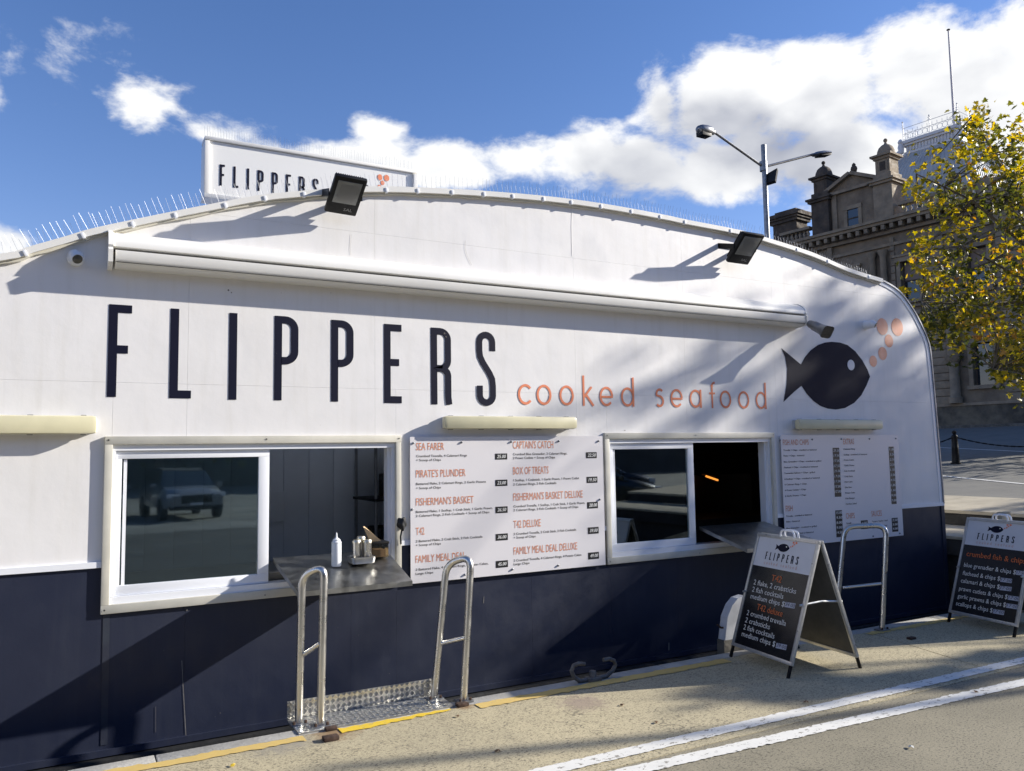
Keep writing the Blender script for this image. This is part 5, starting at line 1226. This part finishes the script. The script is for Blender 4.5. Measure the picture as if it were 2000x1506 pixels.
# square dome behind
dt = 6.0; e0, e1 = .90, 4.40; depth = e1-e0; DCs, DCt = (e0+e1)/2, dt+depth/2
prof = [(3.28, 14.8), (3.27, 15.6), (3.23, 16.4), (3.14, 17.2), (2.99, 18.0), (2.76, 18.8), (2.45, 19.5), (2.08, 20.1), (1.76, 20.5), (1.68, 20.6)]
def sq(k, z): return [MBm @ Vector((DCs+a*k, DCt+b*k, z)) for a, b in ((-1, -1), (1, -1), (1, 1), (-1, 1))]
m_ = MB(); vs_ = [q for k, z in prof for q in sq(k, z)]
m_.add(vs_, [(i*4+j, i*4+(j+1) % 4, (i+1)*4+(j+1) % 4, (i+1)*4+j) for i in range(len(prof)-1) for j in range(4)]); m_.build('dome_roof', M_dome, bld)
for face in (0, 3):
    for i in range(1, 22):
        u_ = -1+2*i/22; pts_ = []
        for k, z in prof[:-1]:
            a, b = ((u_, -1) if face == 0 else (-1, u_)); pts_.append(MBm @ Vector((DCs+a*k-(0 if face == 0 else .01), DCt+b*k-(.01 if face == 0 else 0), z)))
        MB().tube(pts_, .032, 4, False).build('roof_rib', M_dome, bld)
for a, b in ((-1, -1), (1, -1), (-1, 1)): MB().tube([MBm @ Vector((DCs+a*k, DCt+b*k, z)) for k, z in prof], .10, 8).build('hip_roll', M_domew, bld)
for k, z0, z1 in ((1.72, 20.6, 20.75), (1.62, 20.75, 21.15), (1.78, 21.15, 21.3), (1.90, 21.3, 21.48), (3.45, 14.7, 14.95), (3.38, 15.3, 15.45)):
    MB().box((DCs-k, DCt-k, z0), (DCs+k, DCt+k, z1), MBm).build('dome_cornice', M_domew if k < 3 else M_dome, bld)
for i in range(16):
    u_ = DCs-1.5+3.0*i/15; MB().box((u_-.04, DCt-1.69, 20.78), (u_+.04, DCt-1.61, 21.12), MBm).build('dentil', M_domew, bld)
for a, b in ((-1, -1), (1, -1), (-1, 1)):
    P_ = MBm @ Vector((DCs+a*1.85, DCt+b*1.85, 20.75)); m_ = MB(); 
    m_.tube([P_+Vector((0, 0, .65)), P_+Vector((0, 0, .35)), P_+Vector((0, 0, .05)), P_+(MBm.to_3x3() @ Vector((a*.25, b*.25, -.15))), P_+(MBm.to_3x3() @ Vector((a*.35, b*.35, .0)))], [.12, .2, .2, .16, .10], 8); m_.lathe([(.15, 0), (.18, .1), (.1, .25), (0, .3)], 10, P_+Vector((0, 0, .62))); m_.build('corner_scroll', M_domew, bld)
# iron cresting
k = 1.72; z0 = 21.48
corners = [(-k, -k), (k, -k), (k, k), (-k, k)]
for i in range(4):
    a, b = Vector(corners[i]), Vector(corners[(i+1) % 4]); m_ = MB()
    def cpnt(t, z): q = a.lerp(b, t); return MBm @ Vector((DCs+q.x, DCt+q.y, z))
    for z in (z0+.06, z0+.50, z0+.88): m_.tube([cpnt(0, z), cpnt(1, z)], .018, 4)
    for j in range(11):
        t = (j+.5)/11; c0 = cpnt(t, z0+.28); r_ = .17; dirn = (cpnt(1, z0)-cpnt(0, z0)).normalized()
        m_.tube([c0+dirn*r_*math.cos(x_)+Vector((0, 0, r_*math.sin(x_))) for x_ in np.linspace(0, 2*math.pi, 11)], .015, 4, False)
        q0 = cpnt(j/11, z0+.5); m_.tube([q0, q0+Vector((0, 0, .22))], .014, 4)
    m_.build('iron_cresting', M_domew, bld)
    for t in (0, .5):
        q0 = cpnt(t, z0); m_ = MB(); m_.tube([q0, q0+Vector((0, 0, 1.28 if t == 0 else 1.15))], .028, 5); 
        for zz in (.95, 1.08): m_.tube([q0+Vector((0, 0, zz))-dirn*.10, q0+Vector((0, 0, zz))+dirn*.10], .02, 4)
        m_.lathe([(.0, 0), (.06, .06), (0, .14)], 6, q0+Vector((0, 0, 1.12 if t else 1.25))); m_.build('cresting_finial', M_domew, bld)
fpb = MBm @ Vector((DCs-1.0, DCt-.6, 21.4)); 
tip = DI(1858, 58, math.hypot(fpb.x, fpb.y))
fpt = thing('flagpole', fpb, 'tall bare white flagpole on top of the pale dome', 'flagpole')
MB().tube([fpb, Vector((fpb.x, fpb.y, tip.z))], [.075, .045], 8).build('pole_shaft', mat('flagpole_paint', (.52, .50, .52), .5), fpt)
MB().lathe([(.09, 0), (.12, .05), (.04, .10), (0, .12)], 8, (fpb.x, fpb.y, tip.z)).build('pole_cap', M_dark, fpt)

# ================================================================ TREES
def leafmat(name, cols):
    m = bpy.data.materials.new(name); m.use_nodes = True; t = NT(m.node_tree)
    at = t.n('ShaderNodeAttribute', attribute_name='tone').outputs['Fac']
    cr = t.n('ShaderNodeValToRGB'); t.put(cr.inputs[0], at); e = cr.color_ramp.elements
    e[0].position = 0; e[0].color = cols[0]+(1,); e[1].position = 1; e[1].color = cols[-1]+(1,)
    for i, c in enumerate(cols[1:-1]): x = e.new((i+1)/(len(cols)-1)); x.color = c+(1,)
    d = t.n('ShaderNodeBsdfPrincipled', i_0=cr.outputs[0]); d.inputs['Roughness'].default_value = .42
    tr = t.n('ShaderNodeBsdfTranslucent'); t.put(tr.inputs[0], t.mix(.0, cr.outputs[0], (1, 1, 1)))
    hs_ = t.n('ShaderNodeHueSaturation', i_4=cr.outputs[0]); hs_.inputs['Value'].default_value = 1.9; hs_.inputs['Saturation'].default_value = 1.1; t.put(tr.inputs[0], hs_.outputs[0])
    mx = t.n('ShaderNodeMixShader'); mx.inputs[0].default_value = .45; t.put(mx.inputs[1], d.outputs[0]); t.put(mx.inputs[2], tr.outputs[0])
    t.t.links.new(mx.outputs[0], t.n('ShaderNodeOutputMaterial').inputs[0]); return m
M_leaf = leafmat('autumn_leaves', [(.045, .055, .012), (.10, .10, .016), (.22, .19, .022), (.42, .30, .025), (.28, .13, .03)])
LV = [(0, 0), (.10, .02), (.42, -.10), (.30, .16), (.52, .34), (.24, .40), (.18, .62), (0, .86), (-.18, .62), (-.24, .40), (-.52, .34), (-.30, .16), (-.42, -.10), (-.10, .02)]
LV = np.array([(x, y, .16*abs(x)-.10*y*y) for x, y in LV]); LF = [(0, 1, 2, 3), (0, 3, 4, 5), (0, 5, 6, 7), (0, 7, 8, 9), (0, 9, 10, 11), (0, 11, 12, 13)]
def foliage(name, centres, per, rad, size, parent, rng, tones=(.05, .75), stuff=True):
    V = []; Fc_ = []; tn = []
    for c in centres:
        k = int(per*rng.uniform(.6, 1.3)); tone0 = rng.uniform(*tones)
        for _ in range(k):
            p = Vector(c)+Vector(rng.normal(0, 1, 3))*rad*.5
            s_ = size*rng.uniform(.6, 1.2); e = Euler((rng.uniform(-1.3, 1.3)-.4, rng.uniform(-1.0, 1.0), rng.uniform(0, 6.28))).to_matrix()
            b = len(V); e = np.array(e)*s_
            V.extend((LV @ e.T + np.array(p)).tolist()); Fc_.extend([tuple(b+i for i in f) for f in LF]); tn.append(min(1, max(0, tone0+rng.normal(0, .16))))
    o_ = np.array(org(parent)); V = (np.array(V)-o_).tolist()
    me = bpy.data.meshes.new(name); me.from_pydata(V, [], Fc_); me.materials.append(M_leaf)
    at = me.attributes.new('tone', 'FLOAT', 'FACE'); at.data.foreach_set('value', np.repeat(tn, len(LF)))
    o = bpy.data.objects.new(name, me); C.objects.link(o); o.parent = parent
    if stuff: o['kind'] = 'stuff'
    return o
def inside(poly, x, y):
    c = False; j = len(poly)-1
    for i in range(len(poly)):
        if (poly[i][1] > y) != (poly[j][1] > y) and x < (poly[j][0]-poly[i][0])*(y-poly[i][1])/(poly[j][1]-poly[i][1])+poly[i][0]: c = not c
        j = i
    return c
def limbs(tree, base, fork, ends, rng, rbase=.17):
    m_ = MB(); mid = base.lerp(fork, .5)+Vector((.08, -.05, 0)); m_.tube([base, mid, fork], [rbase, rbase*.8, rbase*.62], 10); m_.build('trunk', M_bark, tree)
    nodes = []; m_ = MB()
    for e in ends:
        q1 = fork.lerp(e, .35)+Vector(rng.normal(0, .18, 3)); q2 = fork.lerp(e, .7)+Vector(rng.normal(0, .22, 3)); pts_ = [fork, q1, q2, e]
        m_.tube(pts_, [rbase*.42, rbase*.30, rbase*.18, rbase*.08], 7); nodes += [fork.lerp(q1, .6), q1, q1.lerp(q2, .5), q2, q2.lerp(e, .5), e]
    return m_, nodes
def twigs(m_, nodes, cents, rng):
    for c in cents:
        c = Vector(c); nn_ = min(nodes, key=lambda q: (q-c).length); d_ = c-nn_
        if d_.length > .15: m_.tube([nn_, nn_+d_*.5+Vector(rng.normal(0, .08, 3)), c], [.022, .014, .007], 5, False)
rng = np.random.default_rng(4)
crown = [(1900,208),(1925,214),(1938,262),(1985,262),(1996,236),(2060,190),(2300,150),(2420,500),(2330,880),(2080,800),(2000,745),(1945,738),(1900,700),(1860,672),(1800,640),(1792,610),(1756,600),(1752,575),(1792,560),(1800,520),(1785,497),(1790,480),(1850,468),(1862,430),(1835,402),(1805,398),(1785,386),(1775,368),(1800,352),(1786,335),(1812,300),(1850,286),(1880,296),(1892,262),(1880,232)]
cents = []; tries = 0
while len(cents) < 250 and tries < 20000:
    tries += 1; x, y = rng.uniform(1750, 2420), rng.uniform(195, 880)
    if not inside(crown, x, y): continue
    if x > 2080 and rng.random() < .45: continue
    if 1860 < x < 1950 and 380 < y < 470 and rng.random() < .5: continue
    d_ = rng.uniform(19.5, 24.5) if x > 1900 else rng.uniform(20.5, 23.5)
    c = DI(x, y, d_); cents.append(c)
tA = thing('plane_tree', (22.3, 9.6, rz(22)), 'yellow and green plane tree leaning in from the right edge', 'tree')
base_ = Vector((22.3, 9.6, rz(22)-.1)); fork = Vector((22.0, 9.9, 4.6)); ends = [DI(1790, 340, 21.5), DI(1900, 225, 22), DI(1800, 590, 21.5), DI(1940, 720, 21), DI(1960, 400, 23), DI(2100, 250, 22), DI(2250, 350, 22), DI(2200, 600, 21), DI(1880, 480, 21.5)]
m_, nodes = limbs(tA, base_, fork, ends, rng); twigs(m_, nodes, cents, rng); m_.build('branches', M_bark, tA)
foliage('crown', cents, 52, .46, .142, tA, rng, (.05, .74))
# single leaves on the outermost sprays
lm = None; k = 0
Lm = bpy.data.meshes.new('leaf'); Lm.from_pydata((LV*.2).tolist(), [], LF); Lm.materials.append(M_leaf); at = Lm.attributes.new('tone', 'FLOAT', 'FACE'); at.data.foreach_set('value', [.74]*len(LF))
Lm2 = Lm.copy(); Lm2.attributes['tone'].data.foreach_set('value', [.52]*len(LF)); oA = org(tA)
edge_pts = [(crown[i][0]+(crown[(i+1) % len(crown)][0]-crown[i][0])*t, crown[i][1]+(crown[(i+1) % len(crown)][1]-crown[i][1])*t) for i in range(len(crown)) for t in (0, .25, .5, .75)]
edge_pts = [p for p in edge_pts if p[0] < 2010]
for i in range(240):
    x, y = edge_pts[rng.integers(len(edge_pts))]; c = DI(x+rng.normal(6, 9), y+rng.normal(0, 9), rng.uniform(20.2, 21.8))
    o = bpy.data.objects.new('leaf', Lm if i % 3 else Lm2); C.objects.link(o); o.parent = tA; o.location = c-oA; o.rotation_euler = (rng.uniform(-1.3, 1.3), rng.uniform(-1, 1), rng.uniform(0, 6.28)); o.scale = [rng.uniform(.7, 1.05)]*3
# second tree stands beyond the right edge, up the sunlight: it dapples the wall
cents = []
def back(x, y, z, t): return Vector((x, y, z))+Vector((3.3, -1.0, 1.42))*t
def addt(n_, x0, x1, z0, z1, t0=3.9, t1=5.6):
    for _ in range(n_): cents.append(back(*KP(rng.uniform(x0, x1), YF, rng.uniform(z0, z1)), rng.uniform(t0, t1)))
addt(44, 6.1, 8.6, .95, 2.2); addt(30, 4.0, 8.2, .2, .75); N0 = len(cents); addt(7, 4.5, 6.4, 2.2, 2.5); addt(13, 6.2, 7.9, 2.5, 3.15); N1 = len(cents); addt(20, 8.2, 11.5, 0, 3.6); addt(6, 4.6, 5.9, 1.0, 1.7)
def addg(n_, x0, x1, y0, y1_):
    for _ in range(n_): cents.append(back(rng.uniform(x0, x1), rng.uniform(y0, y1_), 0, rng.uniform(3.6, 4.8)))
NB = len(cents)
addg(10, 4.05, 4.6, 3.85, 4.3); addg(4, 4.6, 5.1, 3.78, 3.86); addg(6, 5.3, 6.9, 3.70, 3.80); addg(3, 5.6, 7.0, 3.38, 3.46); addg(12, 8.3, 10, 2.5, 4.2)
tB = thing('plane_tree', (20.8, -.6, 0), 'plane tree beyond the right edge whose shadow dapples the kiosk', 'tree')
base_ = Vector((20.8, -1.1, -.1)); fork = Vector((20.6, -.8, 4.0)); ends = [back(6.9, YF, 1.5, 4.6), back(5.2, YF, 2.6, 4.8), back(7.6, YF, 2.4, 4.5), back(4.5, YF, .4, 4.8), back(5, 4, 0, 4.2), back(9.5, YF, 1.5, 4.6), back(8.5, 3, 0, 4.3)]
m_, nodes = limbs(tB, base_, fork, ends, rng)
h0 = back(1.2, 4.335, 0, 4.6); h1 = back(3.2, 3.735, 0, 4.6); m_.tube([h0, h1], [.05, .06], 8); m_.tube([h1, fork], [.05, .06], 7)
twigs(m_, nodes, cents, rng); m_.build('branches', M_bark, tB)
foliage('crown', cents[:N0]+cents[N1:NB], 34, .46, .19, tB, rng); foliage('thin_crown', cents[N0:N1], 15, .62, .20, tB, rng); foliage('lower_crown', cents[NB:], 24, .20, .19, tB, rng)

# ================================================================ WHAT THE WINDOWS REFLECT (behind the camera)
def car(loc, rzv, label, colr, sc_=.9):
    t = local('parked_car', loc, label, 'car', 'cars parked behind the photographer', rz=rzv); t.scale = (sc_,)*3
    Mc = mat('car_paint_'+label.split()[0], colr, .25, .3, coat=.6)
    secs = [(-2.2, .55, .80, .78), (-2.1, .35, .98, .88), (-1.2, .30, 1.08, .92), (0, .28, 1.10, .93), (1.3, .30, 1.05, .92), (2.0, .32, .92, .88), (2.22, .42, .78, .80)]   # y, zlow, zhigh, halfwidth
    vs_ = []; ring = 12
    for y, zl, zh, hw in secs:
        for (a, b) in ((-1, .12), (-1, .5), (-.97, .8), (-.86, .97), (-.4, 1.0), (0, 1.01), (.4, 1.0), (.86, .97), (.97, .8), (1, .5), (1, .12), (0, 0)): vs_.append((a*hw, -y, zl+(zh-zl)*b))
    b_ = MB(); b_.add(vs_, [(i*ring+j, i*ring+(j+1) % ring, (i+1)*ring+(j+1) % ring, (i+1)*ring+j) for i in range(len(secs)-1) for j in range(ring)], True); b_.add(vs_[:ring], [tuple(range(ring))]); b_.add(vs_[-ring:], [tuple(range(ring))]); b_.build('car_body', Mc, t)
    ca = [(-2.0, 1.0, .80), (-1.75, 1.5, .70), (-.3, 1.60, .68), (.45, 1.52, .66), (1.25, 1.04, .80)]; vs_ = []
    for y, z, hw in ca: vs_ += [(-hw, -y, z), (hw, -y, z), (hw+.08, -y, 1.0), (-hw-.08, -y, 1.0)]
    g_ = MB(); g_.add(vs_, [(i*4+j, i*4+(j+1) % 4, (i+1)*4+(j+1) % 4, (i+1)*4+j) for i in range(4) for j in range(4)]); g_.build('cabin_glass', M_wind, t)
    MB().add([(-.66, 1.70, 1.515), (.66, 1.70, 1.515), (.64, .3, 1.615), (-.64, .3, 1.615), (.62, -.45, 1.535), (-.62, -.45, 1.535)], [(0, 1, 2, 3), (3, 2, 4, 5)]).build('roof', Mc, t, recalc=False)
    for sx in (-1, 1):
        for yy in (-1.35, 1.35): MB().lathe([(.2, -.1), (.34, -.1), (.34, .1), (.2, .1)], 18, M=Matrix.Translation((sx*.84, yy, .34)) @ Matrix.Rotation(R(90), 4, 'Y')).build('wheel', M_rubber, t)
        MB().bbox((sx*.52, -2.2, .72), (sx*.86, -2.02, .84), .02).build('headlight', M_domew, t)
        MB().bbox((sx*.93, -.95, 1.0), (sx*1.1, -.8, 1.14), .02).build('side_mirror', Mc, t)
    MB().bbox((-.45, -2.26, .55), (.45, -2.1, .80), .02).build('grille', M_dark, t); MB().bbox((-.8, -2.26, .34), (.8, -2.12, .46), .02).build('lower_bumper', M_dark, t)
    MB().box((-.19, -2.275, .48), (.19, -2.262, .56)).build('number_plate', M_domew, t)
car((2.75, -12.9, 0), R(180)+R(-6), 'silver crossover car reflected in the left window', (.24, .25, .26), .84)
car((10.3, -4.6, 0), R(95), 'dark sedan reflected in the right window', (.02, .03, .03), .95)  # dark car put in to darken what this window mirrors
car((12.8, -8.2, 0), R(100), 'black wagon parked behind the dark sedan', (.02, .02, .022), 1.0)  # second dark car added for the same reflection
car((.55, -13.6, 0), R(180)+R(-3), 'pale hatchback reflected at the edge of the left window', (.35, .36, .38), .80)
random.seed(8)
for i, (x, y, hh) in enumerate(((-9, -31, 7.5), (-2.5, -33, 8.5), (4, -34, 10), (10.5, -33, 9), (17, -34, 11))):
    r2 = np.random.default_rng(20+i); t = thing('park_tree', (x, y, 0), ['dark tree farthest left', 'dark tree left of centre', 'tall dark tree at centre', 'dark tree right of centre', 'dark tree farthest right'][i]+' in the row behind the photographer', 'tree', 'dark trees behind the photographer')
    MB().tube([(x, y, -.1), (x+.2, y, 3.2)], [.3, .2], 8).build('trunk', M_bark, t)
    cs = [Vector((x, y, hh*.6))+Vector(r2.normal(0, 1, 3))*Vector((2.0, 1.4, 1.6)).length*.55 for _ in range(60)]
    foliage('crown', cs, 12, 1.4, .55, t, r2, (.0, .15))
hb_ = thing('harbour_shed', (-2, -44, 0), 'long low dark shed behind the row of trees', 'building')  # stretched and raised to cut sky light on the kiosk wall
MB().box((-70, -44, -.1), (48, -36, 15.0)).build('wall', mat('shed_cladding', (.07, .08, .085), .7, var=.4, vscale=.6), hb_); MB().prism([(-44.5, 15.0), (-35.5, 15.0), (-40, 17.5)], -70.5, 48.5, 'x').build('roof', mat('shed_roof', (.12, .125, .13), .6), hb_)
for x, y, lab in ((5.3, -13.5, 'left'), (7.0, -14.5, 'right')):
    m_ = MB().lathe([(.05, 0), (.045, 1.0), (0, 1.02)], 8, (x, y, 0)); m_.build('marker_post', mat('orange_post', (.55, .2, .03), .5), origin=Vector((x, y, 0)), label=f'orange marker post reflected in the left window, {lab} one', cat='post', group='orange marker posts')
